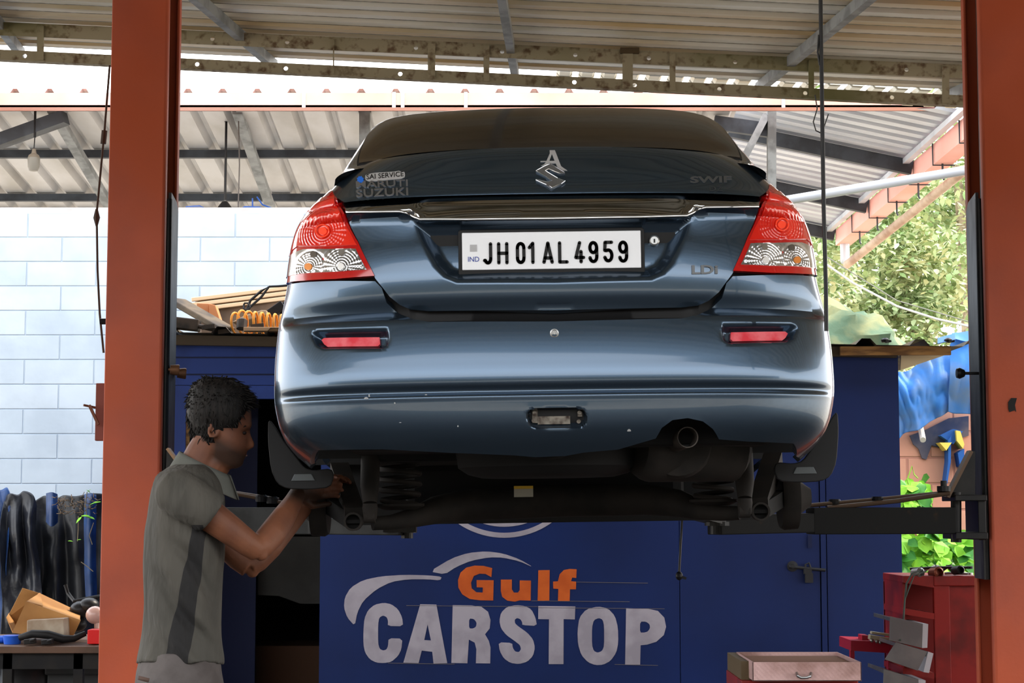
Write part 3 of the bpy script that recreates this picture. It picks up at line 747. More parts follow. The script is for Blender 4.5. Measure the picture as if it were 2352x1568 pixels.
# --- rear lamps
m_red = M('lamp_red_lens', (200,26,16), .12, 0, (225,44,24), 9, .4, .7, coat=1.0)
m_reddk = M('lamp_dark_red_border', (170,14,14), .10, 0, coat=1.0)
m_clear = M('lamp_clear_reflector', (206,206,208), .16, .85, (150,150,152), 12, coat=1.0)
m_ambl = M('lamp_amber_bulb', (212,128,48), .3, .2, coat=1.0)
m_redhot = M('lamp_red_bulb', (255,70,40), .25, 0, coat=1.0)
for s in (1, -1):
    def S_(L): 
        q = [px2az(s*u, v) for u, v in L]; return q
    inner = [(500,432),(492,450),(477,484),(447,550),(411,628)]
    zb = px2az(600,632)[1]
    out = S_(inner) + [px2az(s*500,634), px2az(s*570,637), (s*AL*.97, zb), (s*(AL+.03), zb+.004), (s*(AL+.035), .86), (s*(AL+.01), .93), (s*AL*.98, .985), (s*AL*.955, 1.03), (s*AL*.90, 1.05)] + S_([(508,426)])
    house = cpatch('tail_lamp', [out], m_reddk, .012, .004, .02, lbl='%s tail lamp, red above clear' % ('right' if s > 0 else 'left'))
    # red lens with ringed optic
    zs = px2az(500,560)[1]
    c0 = px2az(s*523, 525)
    red = S_([(497,446),(485,484),(462,530),(449,558)]) + [px2az(s*520,559), px2az(s*580,558), (s*AL*.935, zs), (s*AL*.95, .90), (s*AL*.935, .95), (s*AL*.915, 1.0), (s*AL*.885, 1.028)]
    c0x = body(*c0).x
    def rip(a, z, c0=c0, c0x=c0x):
        bx_, cx_ = body(a, z).x, c0x; r = math.hypot(bx_-cx_, z-c0[1]); th = math.atan2(z-c0[1], bx_-cx_)
        if r > .085: return 0
        return (.0008*math.cos(r/.0085*2*math.pi) + (.0004*math.cos(th*28) if r > .03 else 0))*(1-sstep(.065,.085,r))
    cpatch('red_lens', [red], m_red, .0075, .0065, .004, parent=house, disp=rip, fine=[lambda a, z: True])
    ringpts = [bodyo(*px2az(s*523+14*math.cos(t*math.pi/14), 525+14*math.sin(t*math.pi/14)), .0095) for t in range(28)]
    MB().tube(ringpts, .0026, 6, close=True).build('optic_ring', m_redhot, house, smooth=True)
    cpatch('lamp_bulb', [[px2az(s*523+9*math.cos(t*math.pi/10), 525+9*math.sin(t*math.pi/10)) for t in range(20)]], m_redhot, .004, .0085, .004, parent=house)
    clr = S_([(452,566),(436,600),(428,614),(500,618),(560,620)]) + [(s*AL*.935, zb+.014), (s*AL*.955, zb+.03), (s*AL*.955, zs-.03), (s*AL*.94, zs-.008)] + S_([(570,566),(520,566)])
    def rip2(a, z, s=s):
        r_ = 0
        for (u, v, R, pt) in ((485,606,.062,.008),(557,606,.045,.007)):
            q = px2cache[(s, u, v)]; bx_ = body(a, z).x; r = math.hypot(bx_-q[0], z-q[1])
            if r < R: r_ += .0009*math.cos(r/pt*2*math.pi)+.0005*math.cos(math.atan2(z-q[1], bx_-q[0])*22)*(r > .016)
            elif r < R+.012: r_ -= .0016*sstep(R+.012, R, r)
        return r_
    px2cache = {(s, u_, 606): (body(*px2az(s*u_, 606)).x, px2az(s*u_, 606)[1]) for u_ in (485, 557)}
    cpatch('clear_lens', [clr], m_clear, .0075, .0065, .004, parent=house, disp=rip2, fine=[lambda a, z: True])
    def disc(name, u, v, r, mat):
        rp_ = r*800; cpatch(name, [[px2az(s*u+rp_*math.cos(t*math.pi/10), v+rp_*math.sin(t*math.pi/10)) for t in range(20)]], mat, .004, .009, .004, parent=house)
    disc('indicator_bulb', 557, 606, .010, m_ambl)
    disc('reversing_bulb', 485, 606, .0095, M('lamp_white_bulb', (240,240,240), .2, .3, coat=1))
    disc('reflector_cup', 545, 578, .009, M('lamp_grey_cup', (96,90,84), .2, .5, coat=1))
    disc('reflector_cup', 483, 576, .009, m_clear)

# --- quarter panels and flanks (painted side skin with wheel arches)
def side_outline(s):
    A_ = lambda yf: AL + (yf-DC-.05)
    arch = lambda cy: [(A_(cy+.335*math.cos(t)), .31+.335*math.sin(t)) for t in [math.radians(d_) for d_ in range(-10, 191, 12)]]
    ar = list(reversed(arch(.95))); af = list(reversed(arch(3.34)))
    o_ = [px2az(462,374),px2az(484,391),px2az(497,403),px2az(507,420),(AL*.905,1.062),(AL*.95,1.036),(AL*.975,.99),(AL+.005,.935),(AL+.032,.86),(AL+.028,.775),(AL+.085,.77),(AL+.112,.70),(AL+.127,.60),(AL+.112,.48),(AL+.07,.38)]
    o_ += [(A_(.55), .38)] if False else []
    o_ += [p for p in ar if p[0] > AL+.08] + [(A_(1.35), .20), (A_(2.95), .20)] + af + [(A_(3.75), .22), (A_(3.98), .5), (A_(3.98), .78), (A_(3.4), .98), (A_(2.8), 1.10), (A_(.6), 1.135), (AL,1.143), (AL*.9,1.15), (AL*.8,1.15)]
    return [(s*a, z) for a, z in o_]
for s in (1, -1):
    cpatch('quarter_panel', [side_outline(s)], m_paint, .045, -.001, .02)
# inner tub, floor, deck
deck = []
for j in range(9):
    y = j/8
    row = []
    for i in range(41):
        t = -1+2*i/40; a = t*AL*.90
        p = body(a, 1.143)
        yy = p.y+(1.15-p.y)*y; row.append(Vector((p.x*(1-.0*y), yy, 1.141-.01*min(1, y*3))))
    deck.append(row)
MB().grid(deck).build('trunk_deck', m_paint, car, smooth=True)
tub = []
for z in (.66, .75, .85, .95, 1.02, 1.06, 1.09):
    row = []
    for i in range(-24, 25):
        a = AL*i/24; row.append(bodyo(a, z, -.035))
    w = interp(WTAB, z)-.035
    row += [Vector((w, 1.5, z)), Vector((w, 3.8, z)), Vector((w*.7, 4.02, z)), Vector((-w*.7, 4.02, z)), Vector((-w, 3.8, z)), Vector((-w, 1.5, z))]
    tub.append(row)
MB().rings(tub).build('inner_body', m_seam, car)
mb = MB(); rows = []
for y, zz, hw in ((2.75,1.10,.70),(3.1,1.08,.70),(3.5,1.02,.69),(3.85,.90,.66),(3.99,.78,.62),(4.04,.6,.6),(4.05,.4,.6),(4.0,.24,.58)):
    rows.append([Vector((hw*(t/8), y-.25*abs(t/8)**4*(y > 3.4), zz-.02*abs(t/8)**3)) for t in range(-8, 9)])
mb.grid(rows).build('bonnet', m_paint, car, smooth=True)

# --- greenhouse
ZT = [(.30,1.115),(.42,1.16),(.55,1.235),(.70,1.315),(.85,1.383),(1.0,1.435),(1.12,1.462),(1.35,1.49),(1.8,1.505),(2.2,1.495),(2.5,1.44),(2.8,1.30),(3.1,1.12)]
WB = [(.30,.645),(.5,.665),(.8,.668),(1.4,.682),(2.2,.682),(2.8,.672),(3.1,.65)]
TPL = [(0,1.0,0),(.10,.992,.16),(.22,.975,.36),(.36,.945,.58),(.50,.895,.77),(.60,.835,.875),(.68,.76,.93),(.77,.62,.965),(.86,.42,.985),(.93,.21,.996),(1.0,0,1.0)]
TX = [(t, x) for t, x, z in TPL]; TZ = [(t, z) for t, x, z in TPL]
GB = 1.075
def gh(t, y, off=0):
    """t in -1..1, 0 is the roof centre, +-1 the belt line"""
    def f(t, y):
        k = 1-abs(t); W = interp(WB, y); H = interp(ZT, y)-GB
        return Vector(((1 if t > 0 else -1)*W*interp(TX, k), y, GB+H*interp(TZ, k)))
    p = f(t, y)
    if off:
        e1 = .004; s = 1 if t >= 0 else -1; tt = t if abs(t) > e1*1.5 else s*e1*1.5
        n = (f(tt+e1, y)-f(tt-e1, y)).cross(f(tt, y+e1)-f(tt, y-e1)); n.normalize()
        if n.z < 0 and abs(t) < .9: n = -n
        p = p+n*off
    return p
rows = []
for j in range(57):
    y = .30+2.8*j/56
    rows.append([gh(-1+2*i/60, y) for i in range(61)])
MB().grid(rows).build('roof_and_pillars', m_paint, car, smooth=True, angle=180)
def glass(name, o_, off=.004, mat=m_glass, sp=.035):
    return cpatch(name, [o_], mat, sp, off, .006, mapf=lambda a, b, f: gh(a, b, f))
tb = .475
rg = [(-tb,.42),(0,.36),(tb,.42),(tb-.005,.6),(tb-.02,.8),(tb-.045,.93),(tb-.09,1.0),(.22,1.06),(0,1.075),(-.22,1.06),(-tb+.09,1.0),(-tb+.045,.93),(-tb+.02,.8),(-tb+.005,.6)]
big = [(a*1.045, b+(.012 if b > .7 else -.01)) for a, b in rg]
cpatch('glass_seal', [big], m_seam, .03, .0025, .004, mapf=lambda a, b, f: gh(a, b, f))
glass('rear_window', rg, .005)
glass('windscreen', [(-.42,2.28),(0,2.24),(.42,2.28),(.46,2.6),(.48,2.95),(-.48,2.95),(-.46,2.6)], .005)
for s in (1, -1):
    glass('side_window', [(s*.9,.95),(s*.9,1.85),(s*.58,1.8),(s*.56,1.25),(s*.60,1.05)])
    glass('side_window', [(s*.9,1.92),(s*.9,2.7),(s*.66,2.5),(s*.58,2.2),(s*.58,1.88)])
# high brake lamp behind the glass edge
o = MB().box((-.09,-.004,0), (.09,.03,.022)).build('high_brake_lamp', m_seam, car, bevel=.006); o.location = gh(0,.40)+Vector((0,-.015,.0))

# --- number plate
pc = px2az(0, 567); pq = bodyo(pc[0], pc[1], -.034)
PX, PZ = -.006, pq.z; PY = pq.y-.012
pl = MB()
fr = rnd([(-.268,-.078),(.268,-.078),(.268,.064),(-.268,.064)], 1); fr = [(max(-.268, min(.268, x)), y) for x, y in fr]
pl.prism([(-.262,-.078),(.262,-.078),(.268,-.072),(.268,.058),(.262,.064),(-.262,.064),(-.268,.058),(-.268,-.072)], lambda x, z: Vector((PX+x, PY, PZ+z)), (0,.02,0))
pf = pl.build('plate_frame', m_seam, car, bevel=.003)
mw = M('plate_white', (226,228,232), .35, 0, coat=.3)
pp = MB().box((PX-.257, PY-.004, PZ-.054), (PX+.257, PY+.004, PZ+.054)).build('number_plate', mw, car, bevel=.002)
# characters as pen strokes
SC = .514/420
def pc_(x, y): return ((x-1269)*SC, (567-y)*SC+.001)
def stroke(mb, L, w, closed=False, pm=pc_, yb=None, dep=.002, toz=None):
    L = [pm(*p) for p in L]; n = len(L)
    for i in range(n if closed else n-1):
        p = L[i]; q = L[(i+1) % n]; dx, dy = q[0]-p[0], q[1]-p[1]; l = math.hypot(dx, dy) or 1; nx, ny = -dy/l*w/2, dx/l*w/2
        mb.add([toz(p[0]+nx, p[1]+ny, 0), toz(p[0]-nx, p[1]-ny, 0), toz(q[0]-nx, q[1]-ny, 0), toz(q[0]+nx, q[1]+ny, 0)]+
               [toz(p[0]+nx, p[1]+ny, dep), toz(p[0]-nx, p[1]-ny, dep), toz(q[0]-nx, q[1]-ny, dep), toz(q[0]+nx, q[1]+ny, dep)], [(0,1,2,3),(7,6,5,4),(0,4,5,1),(1,5,6,2),(2,6,7,3),(3,7,4,0)])
    for p in L:
        c = [(p[0]+w/2*math.cos(t*math.pi/6), p[1]+w/2*math.sin(t*math.pi/6)) for t in range(12)]
        mb.add([toz(x, y, 0) for x, y in c]+[toz(x, y, dep) for x, y in c], [tuple(range(12)), tuple(range(23, 11, -1))]+[(k, 12+k, 12+(k+1) % 12, (k+1) % 12) for k in range(12)])
toz = lambda x, z, d: Vector((PX+x, PY-.0062+d, PZ+z))
def arcs(cx, cy, rx, ry, a0, a1, n=8): return [(cx+rx*math.cos(math.radians(a0+(a1-a0)*i/n)), cy-ry*math.sin(math.radians(a0+(a1-a0)*i/n))) for i in range(n+1)]
T0, B0 = 551, 596; H0 = (T0+B0)/2
chars = {
 'J': [[(1126,T0),(1126,586)]+arcs(1119.5,586,6.5,10,0,-180)[0:8]+[(1111.5,590)]],
 'H': [[(1145,T0),(1145,B0)],[(1164,T0),(1164,B0)],[(1145,H0),(1164,H0)]],
 '0': [arcs(1196.5,561,7.5,10,0,180)+arcs(1196.5,586,7.5,10,180,360)+[(1204,561)]],
 '1': [[(1217,561),(1225,T0),(1225,B0)]] ,
 'A': [[(1251,B0),(1260.5,T0),(1270,B0)],[(1254,586),(1267,586)]],
 'L': [[(1288,T0),(1288,B0),(1305,B0)]],
 '4': [[(1335,T0),(1326,586),(1344,586)],[(1338,572),(1338,B0)]],
 '9': [arcs(1367,563,8,12,-10,350,14),[(1375,563),(1375,584)]+arcs(1367,585,8,11,0,-170,8)],
 '5': [[(1410,T0),(1395,T0),(1394,570)]+arcs(1402,582,8.5,13,120,-160,12)],
 '9b': [arcs(1437,563,8,12,-10,350,14),[(1445,563),(1445,584)]+arcs(1437,585,8,11,0,-170,8)],
}
for ch, L in chars.items():
    mb = MB()
    for st_ in L: stroke(mb, st_, 7.8*SC, toz=toz)
    mb.build('plate_character', m_seam, pp, fixn=True)
mb = MB(); flat_text(mb, 'IND', -.240, -.208, -.030, -.016, lambda x, y: Vector((PX+x, PY-.0052, PZ+y)), (0,.0008,0)); mb.build('plate_lettering', M('plate_blue_ink', (44,64,150), .5), pp)
MB().box((PX-.234, PY-.0052, PZ-.001), (PX-.214, PY-.0044, PZ+.019)).build('plate_sticker', M('plate_grey_sticker', (168,168,170), .5), pp)
# lock
a, z = px2az(235, 547); q = bodyo(a, z, -.03)
MB().lathe(q+Vector((0,.006,0)), (0,-1,.1), [(0,.015),(.014,.015),(.016,.012),(.014,.0115)], 20).build('trunk_lock', m_steel, car, smooth=True)
MB().box((q.x-.002, q.y-.0115, q.z-.005), (q.x+.002, q.y-.009, q.z+.005)).build('key_slot', m_seam, car)

# --- badges and stickers on the lid
m_badge = M('badge_chrome', (150,152,156), .22, .9)
m_badged = M('badge_dark_chrome', (140,142,146), .3, .8)
m_stick = M('sticker_silver', (176,176,178), .45, .3)
def badge(name, polys, mat, off=.004, dep=.006, ctr=(0,0), roll=0):
    """polys in u, v pixels; placed on the tail surface"""
    mb = MB()
    for po in polys:
        pl_ = po if isinstance(po[0][0], (tuple, list)) else [po]
        v, t, bd = polytri([dens(q, 5) for q in pl_])
        A3 = [px2az(*p) for p in v]; n = len(v)
        mb.add([bodyo(a, z, off) for a, z in A3]+[bodyo(a, z, off-dep) for a, z in A3], [tuple(x) for x in t]+[tuple(i+n for i in reversed(x)) for x in t]+[(b, a, a+n, b+n) for a, b in bd])
    return mb.build(name, mat, car)
def tbadge(name, body_, u0, u1, v0, v1, mat, off=.003, dep=.0035, slope=0, bold=0):
    mb = MB(); vs, fs = text_mesh(body_, off=bold)
    a0 = min(v[0] for v in vs); a1 = max(v[0] for v in vs); b0 = min(v[1] for v in vs); b1 = max(v[1] for v in vs)
    A3 = []
    for v in vs:
        u = u0+(v[0]-a0)/(a1-a0)*(u1-u0); w = v1+(v[1]-b0)/(b1-b0)*(v0-v1)+slope*(u-u0); A3.append(px2az(u, w))
    n = len(A3); ec = {}
    for f in fs:
        for k in range(len(f)): ec[(f[k], f[(k+1) % len(f)])] = 1
    mb.add([bodyo(a, z, off) for a, z in A3]+[bodyo(a, z, off-dep) for a, z in A3], [tuple(f) for f in fs]+[tuple(i+n for i in reversed(f)) for f in fs]+[(b, a, a+n, b+n) for (a, b) in ec if (b, a) not in ec])
    return mb.build(name, mat, car)
C0 = 1270
# S emblem, traced
sem = [(1233,393),(1256,380),(1262,379),(1280,393),(1288,394),(1299,398),(1299,400),(1290,402),(1278,400),(1260,390),(1252,394),(1299,420),(1267,435),(1232,416),(1236,415),(1262,427),(1280,420)]
sem = [(1266,379),(1279,387),(1298,399),(1299,401),(1289,402),(1275,397),(1262,391),(1254,395),(1282,412),(1299,419),(1290,426),(1268,435),(1250,425),(1232,416),(1232,414),(1240,416),(1258,421),(1269,418),(1256,408),(1233,395),(1250,386)]
badge('maker_emblem', [[(x-C0, y) for x, y in sem]], m_badged, .007, .008)
rim = [(x-C0, y) for x, y in sem]
mb = MB(); 
rp = [bodyo(*px2az(*p), .0075) for p in dens(rim, 6)]
mb.tube(rp, .0011, 5, close=True).build('emblem_edge', m_chrome, car)
Aser = [[(1266,346),(1278,346),(1291,383),(1305,393),(1292,392),(1284,389),(1279,376),(1262,376),(1258,379),(1264,381),(1245,381),(1252,378),(1257,372),(1266,353)],[(1264,371),(1277,371),(1271,354)]]
badge('letter_sticker', [[[(x-C0, y) for x, y in q] for q in Aser]], m_stick, .0022, .0025)
badge('letter_crossbar', [[(1244-C0,370.5),(1281-C0,370.5),(1281-C0,372.5),(1244-C0,372.5)]], m_stick, .0026, .0025)
dv = 6
tbadge('dealer_badge', 'MARUTI', 827-1275, 944-1275, 411, 426, m_badged, slope=-.02, bold=.012)
tbadge('dealer_badge', 'SUZUKI', 826-1275, 944-1275, 430, 448, m_badged, slope=-.03, bold=.012)
def blob(x0, x1, y0, y1, n=26, amp=1.5):
    random.seed(7); return [((x0+x1)/2+(x1-x0)/2*math.copysign(abs(math.cos(t*2*math.pi/n))**.35, math.cos(t*2*math.pi/n))-1275, (y0+y1)/2+(y1-y0)/2*math.copysign(abs(math.sin(t*2*math.pi/n))**.6, math.sin(t*2*math.pi/n))+random.uniform(-amp, amp)*.5) for t in range(n)]
q = [(u, v-.07*(u+375)) for u, v in blob(848, 938, 390, 409)]
badge('service_sticker', [q], m_stick, .0018, .002)
tbadge('service_lettering', 'SAI SERVICE', 851-1275, 935-1275, 396, 407, m_seam, .0026, .001, slope=-.075)
badge('sticker_logo', [[(837-1275+7.5*math.cos(t*math.pi/8)*(1.1 if t % 2 else .85), 407+8*math.sin(t*math.pi/8)*(1.1 if t % 2 else .85)) for t in range(16)]], M('sticker_blue', (30,100,200), .5), .002, .002)
m_worn = M('badge_worn', (92,94,96), .4, .6)
tbadge('model_badge', 'SWIF', 1586-1275+6, 1682-1275+6, 410, 425, m_worn, .0018, .002, bold=.03)
tbadge('model_badge', 'DZ', 1630-1275+6, 1660-1275+6, 433, 444, M('badge_ghost', (58,62,66), .5, .4), .001, .001)
tbadge('trim_badge', 'LDi', 1591-1275, 1651-1275, 614, 634, m_worn, .0035, .004, bold=.03)

# --- mud flaps
for s in (1, -1):
    f = [(s*u, v) for u, v in ((654,952),(656,1000),(650,1070),(636,1102),(614,1114),(560,1116),(515,1112),(505,1085),(512,1068),(552,1072),(572,1066),(592,1040),(622,1000),(640,968))]
    fn = lambda u, v: (lambda vn: (lambda t: Vector((u/F*t, .50+ .0, EYE+t*(ST+vn*CT)-CZ)))((CY+.50)/(CT-vn*ST)))((784-v)/F)
    q = rnd(f, 1)
    MB().prism(q, fn, (0,.018,0)).build('mud_flap', m_rubber, car, bevel=.004)
    q = [(s*u, v) for u, v in ((556,1080),(596,1080),(604,1096),(548,1096))]
    MB().prism(q, lambda u, v: fn(u, v)-Vector((0,.004,0)), (0,.006,0)).build('flap_pad', M('flap_grey', (74,78,80), .4, .2), car, bevel=.002)

# --- underneath
def cp(px, py, dy):
    w = P(px, py, CY+dy); return w-Vector((CX, CY, CZ))
def cpart(mb, name, mat, **k): return mb.build(name, mat, car, **k)
cpart(MB().box((-.62,.16,.26), (.62,.62,.64)).box((-.60,.6,.24), (.60,4.0,.62)), 'floor_pan', m_under, bevel=.02)
cpart(MB().box((-.50,1.15,.10), (.46,2.6,.26)), 'fuel_tank', m_under, bevel=.04)
cpart(MB().box((-.60,3.1,.05), (.60,3.9,.26)), 'engine_undertray', m_under, bevel=.03)
cpart(MB().box((-.72,1.37,.04), (.72,1.42,.62)), 'under_shade_panel', m_seam)  # black panel added to stand in for the shade under the car
cpart(MB().lathe((-.02,.42,.18), (0,0,1), [(0,.20),(.01,.24),(.03,.27),(.09,.28)], 32), 'spare_wheel_well', m_under, smooth=True)
# muffler
c = cp(1572,1022,.30)
cpart(MB().lathe(c+Vector((-.12,.02,-.0)), (.9,.35,0), [(-.02,.09),(0,.105),(.02,.112),(.30,.112),(.32,.09)], 28).lathe(cp(1560,1020,.26), (0,1,.05), [(0,.06),(.01,.098),(.03,.108),(.42,.105)], 28), 'muffler', m_undr2, smooth=True)
ex = MB(); p0 = cp(1583,1008,.09); ex.tube([p0+Vector((0,.0,0)), p0+Vector((-.005,.06,0)), p0+Vector((-.02,.14,-.005)), p0+Vector((-.03,.22,-.01))], [.030,.030,.031,.031], 22, cap=False)
ex.tube([p0, p0+Vector((-.005,.06,0)), p0+Vector((-.02,.14,-.005))], .027, 22, cap=False).tube([p0, p0+Vector((0,.001,0))], [.030,.027], 22, cap=False)
cpart(ex, 'tail_pipe', M('pipe_grimy_steel', (66,60,55), .7, .4, (44,38,34), 20), smooth=True)
cpart(MB().lathe(p0+Vector((-.005,.08,0)), (0,1,0), [(0,.001),(.001,.026)], 20), 'pipe_inside', m_seam)
cpart(MB().tube([cp(1150,1036,.3), cp(1152,1058,.3), cp(1170,1077,.3), cp(1192,1082,.3), cp(1215,1075,.3), cp(1232,1056,.3), cp(1240,1040,.3)], .0045, 8), 'hanging_cable', M('grey_cable', (120,122,124), .5), smooth=True)
cpart(MB().ball(cp(1258,1042,.12), (.06,.03,.016)), 'tow_hook', m_under, smooth=True)
cpart(MB().beam(cp(1182,1128,.55), cp(1226,1128,.55), .02, .032), 'grey_label', M('label_grey', (120,116,104), .7))
cpart(MB().beam(cp(1182,1118,.545), cp(1226,1118,.545), .02, .009), 'yellow_label', M('label_yellow', (150,120,30), .7))
# twist beam axle
ax = [cp(856,1196,.72), cp(900,1194,.74), cp(950,1184,.78), cp(1000,1168,.86), cp(1060,1158,.95), cp(1280,1150,1.0), cp(1490,1150,.95), cp(1560,1160,.86), cp(1610,1176,.78), cp(1660,1184,.74), cp(1700,1184,.72)]
cpart(MB().tube(ax, [.022,.024,.032,.045,.052,.055,.052,.045,.032,.024,.022], 14), 'twist_beam', m_undr2, smooth=True)
for s, (ex_, ey) in ((-1,(811,1191)), (1,(1749,1181))):
    e_ = cp(ex_, ey, .60)
    mb = MB(); n = 24
    for r0, r1, y0, y1 in ((.029,.022,0,.05),): mb.tube([e_, e_+Vector((0,.05,0))], .029, 24, cap=False).tube([e_, e_+Vector((0,.05,0))], .0225, 24, cap=False).tube([e_, e_+Vector((0,.0005,0))], [.029,.0225], 24, cap=False)
    mb.beam(e_+Vector((0,.05,.02)), cp(ex_-s*30*-1, ey-120, 1.0), .06, .05)
    cpart(mb, 'axle_bushing', m_undr2, smooth=True)
    cpart(MB().beam(e_+Vector((-.022,.02,0)), e_+Vector((.022,.02,0)), .012, .011).lathe(e_+Vector((0,.03,0)), (0,1,0), [(0,.001),(.001,.023)], 20), 'bushing_core', m_under)
    sx = 851 if s < 0 else 1712
    cpart(MB().tube([cp(sx-3*s, 1035, .62), cp(sx, 1110, .60), cp(sx, 1150,.58)], [.030,.030,.022], 16).tube([cp(sx, 1150,.58), cp(sx+0, 1160,.58), cp(sx, 1186,.58)], [.022,.024,.02], 16).lathe(cp(sx-14, 1180,.58), (1,0,0), [(0,.02),(.034,.02)], 16), 'shock_absorber', m_undr2, smooth=True)
    cx_ = 920 if s < 0 else 1640; pts = []
    for i in range(5*20+1):
        t = i/20*2*math.pi; k = i/100; r = .066*(1-.15*abs(2*k-1)); cc = cp(cx_, 1035+120*k, .78)
        pts.append(cc+Vector((r*math.cos(t), r*math.sin(t), 0)))
    cpart(MB().tube(pts, .0085, 8), 'coil_spring', m_undr2, smooth=True)
    cpart(MB().lathe(cp(cx_, 1166, .78), (0,0,1), [(0,.05),(.012,.078),(.02,.078)], 24), 'spring_seat', m_undr2, smooth=True)
    hx = 742 if s < 0 else 1806
    h = cp(hx, 1150, .88)
    cpart(MB().lathe(h+Vector((s*-.02,0,0)), (s,0,0), [(0,.05),(.0,.098),(.012,.105),(.055,.102),(.058,.06),(.09,.036),(.10,.03)], 32), 'brake_drum', m_undr2, smooth=True)
    cpart(MB().beam(h+Vector((-s*.03,-.05,.0)), cp(ex_, ey-6, .66), .05, .05), 'hub_bracket', m_under)
    w_ = []
    for i in range(13):
        t = math.radians(-10+200*i/12); w_.append([Vector((s*x_, .95+.34*math.cos(t), .31+.34*math.sin(t))) for x_ in (.55,.70,.815)])
    cpart(MB().grid(w_), 'wheel_arch_liner', m_seam)
    cpart(MB().box((s*.55 if s > 0 else -.56, .55, .30), (s*.56 if s > 0 else -.55, 1.35, .66)), 'inner_arch_wall', m_seam)

# ------------------------------------------------------------ the blue cabin behind the car
SY = 10.3
def S3(px, py, dy=0): return P(px, py, SY+dy)
cab = empty('metal_cabin', (S3(1200,1568).x, SY, 0), 'blue painted sheet-metal cabin with hand-painted white lettering, behind the car', 'cabin')
def cabp(mb, name, mat, lbl=None, **k):
    o = mb.build(name, mat, cab, **k); o.location = -Vector(cab.location)
    if lbl: o['label'] = lbl
    return o
xL, xR = S3(394,1000).x, S3(2066,1000).x
ztL, ztR = S3(0,782).z, S3(0,812).z
xo = S3(735,1300).x
def ztop(x): return ztL+(ztR-ztL)*(x-xL)/(xR-xL)
def panel(x0, x1, z0=0, dy=0, th=.03, top=None):
    return MB().prism([(x0, z0), (x1, z0), (x1, (top if top else ztop(x1))), (x0, (top if top else ztop(x0)))], lambda x, z: Vector((x, SY+dy, z)), (0, th, 0))
x1560 = S3(1560,1300).x; x1885 = S3(1884,1300).x; x1900 = S3(1899,1300).x
sign = cabp(panel(xo, x1560), 'sign_panel', m_blue)
door = cabp(panel(x1560+.004, x1885-.002), 'cabin_door', m_blue)
cabp(panel(x1885+.004, x1900-.003, dy=-.006), 'door_jamb', m_blue)
cabp(panel(x1900+.003, xR), 'wall_panel', m_blue)
mb = MB(); mb.prism([(xR-.02,0),(xR,0),(xR,ztR),(xR-.02,ztR)], lambda x, z: Vector((x, SY+.03, z)), (0,1.7,0)); cabp(mb, 'side_wall', m_blue)
mb = MB(); mb.prism([(xL,0),(xL+.02,0),(xL+.02,ztL),(xL,ztL)], lambda x, z: Vector((x, SY+.03, z)), (0,1.7,0)); cabp(mb, 'side_wall', m_blue2)
cabp(MB().box((xL, SY+1.7, 0), (xR, SY+1.73, 2.22)), 'back_wall', m_dark)
# left front: boards over a framed doorway
mb = MB()
for (a, b_) in ((782,819),(823,858),(862,884)): mb.prism([(xL, S3(0,b_).z), (xo+.3, S3(0,b_).z), (xo+.3, S3(0,a).z), (xL, S3(0,a).z)], lambda x, z: Vector((x, SY-.004, z)), (0,.02,0))
cabp(mb, 'fascia_boards', m_blue2)
cabp(MB().box((xL, SY, S3(0,896).z), (xo+.3, SY+.02, S3(0,780).z)), 'fascia_back', m_darkblue)
cabp(MB().box((xL, SY-.02, S3(0,916).z), (xo, SY+.03, S3(0,886).z)), 'door_lintel', m_blue2)
x432 = S3(432,1000).x
cabp(MB().box((xL, SY-.02, 0), (x432-.012, SY+.04, S3(0,916).z)), 'door_post', m_blue2)
cabp(MB().box((x432-.012, SY, 0), (x432, SY+.05, S3(0,917).z)), 'door_strip', m_wood)
cabp(MB().box((S3(440,1000,.5).x, SY+.5, 0), (S3(592,1000,.5).x, SY+.53, 2.0)), 'inner_door', m_darkblue)
cabp(MB().prism([(592,1232),(742,1232),(742,1386),(690,1386),(640,1368),(592,1366)], lambda x, y: S3(x, y, .6), (0,.02,0)), 'grey_board', M('dull_grey_sheet', (66,66,65), .7, 0, (54,54,53), 3))
cabp(MB().box((S3(595,1500,1.2).x, SY+.9, 0), (xo, SY+1.4, S3(0,1475,1.2).z)), 'inner_bench', M('brown_dim', (84,60,46), .8))
# bolt latch
y0 = -.012
mb = MB().tube([S3(1812,1301,y0), S3(1896,1309,y0)], .009, 8).lathe(S3(1820,1300,.0), (0,-1,0), [(0,.03),(.006,.03),(.01,.015),(.02,.012)], 14)
m_dull = M('dull_dark_steel', (46,46,48), .6, .2)
cabp(mb, 'door_bolt', m_dull)
cabp(MB().box(tuple(S3(1846,1318,-.02)), tuple(S3(1864,1304,-.01))).tube([S3(1848,1318,-.015), S3(1850,1296,-.015), S3(1858,1292,-.015), S3(1862,1304,-.015)], .006, 8).box(tuple(S3(1850,1338,-.03)), tuple(S3(1866,1316,-.008))), 'padlock', m_dull)
cabp(MB().box(tuple(S3(1856,1258,-.012)), tuple(S3(1864,1228,-.002))), 'hinge_plate', m_darkblue)
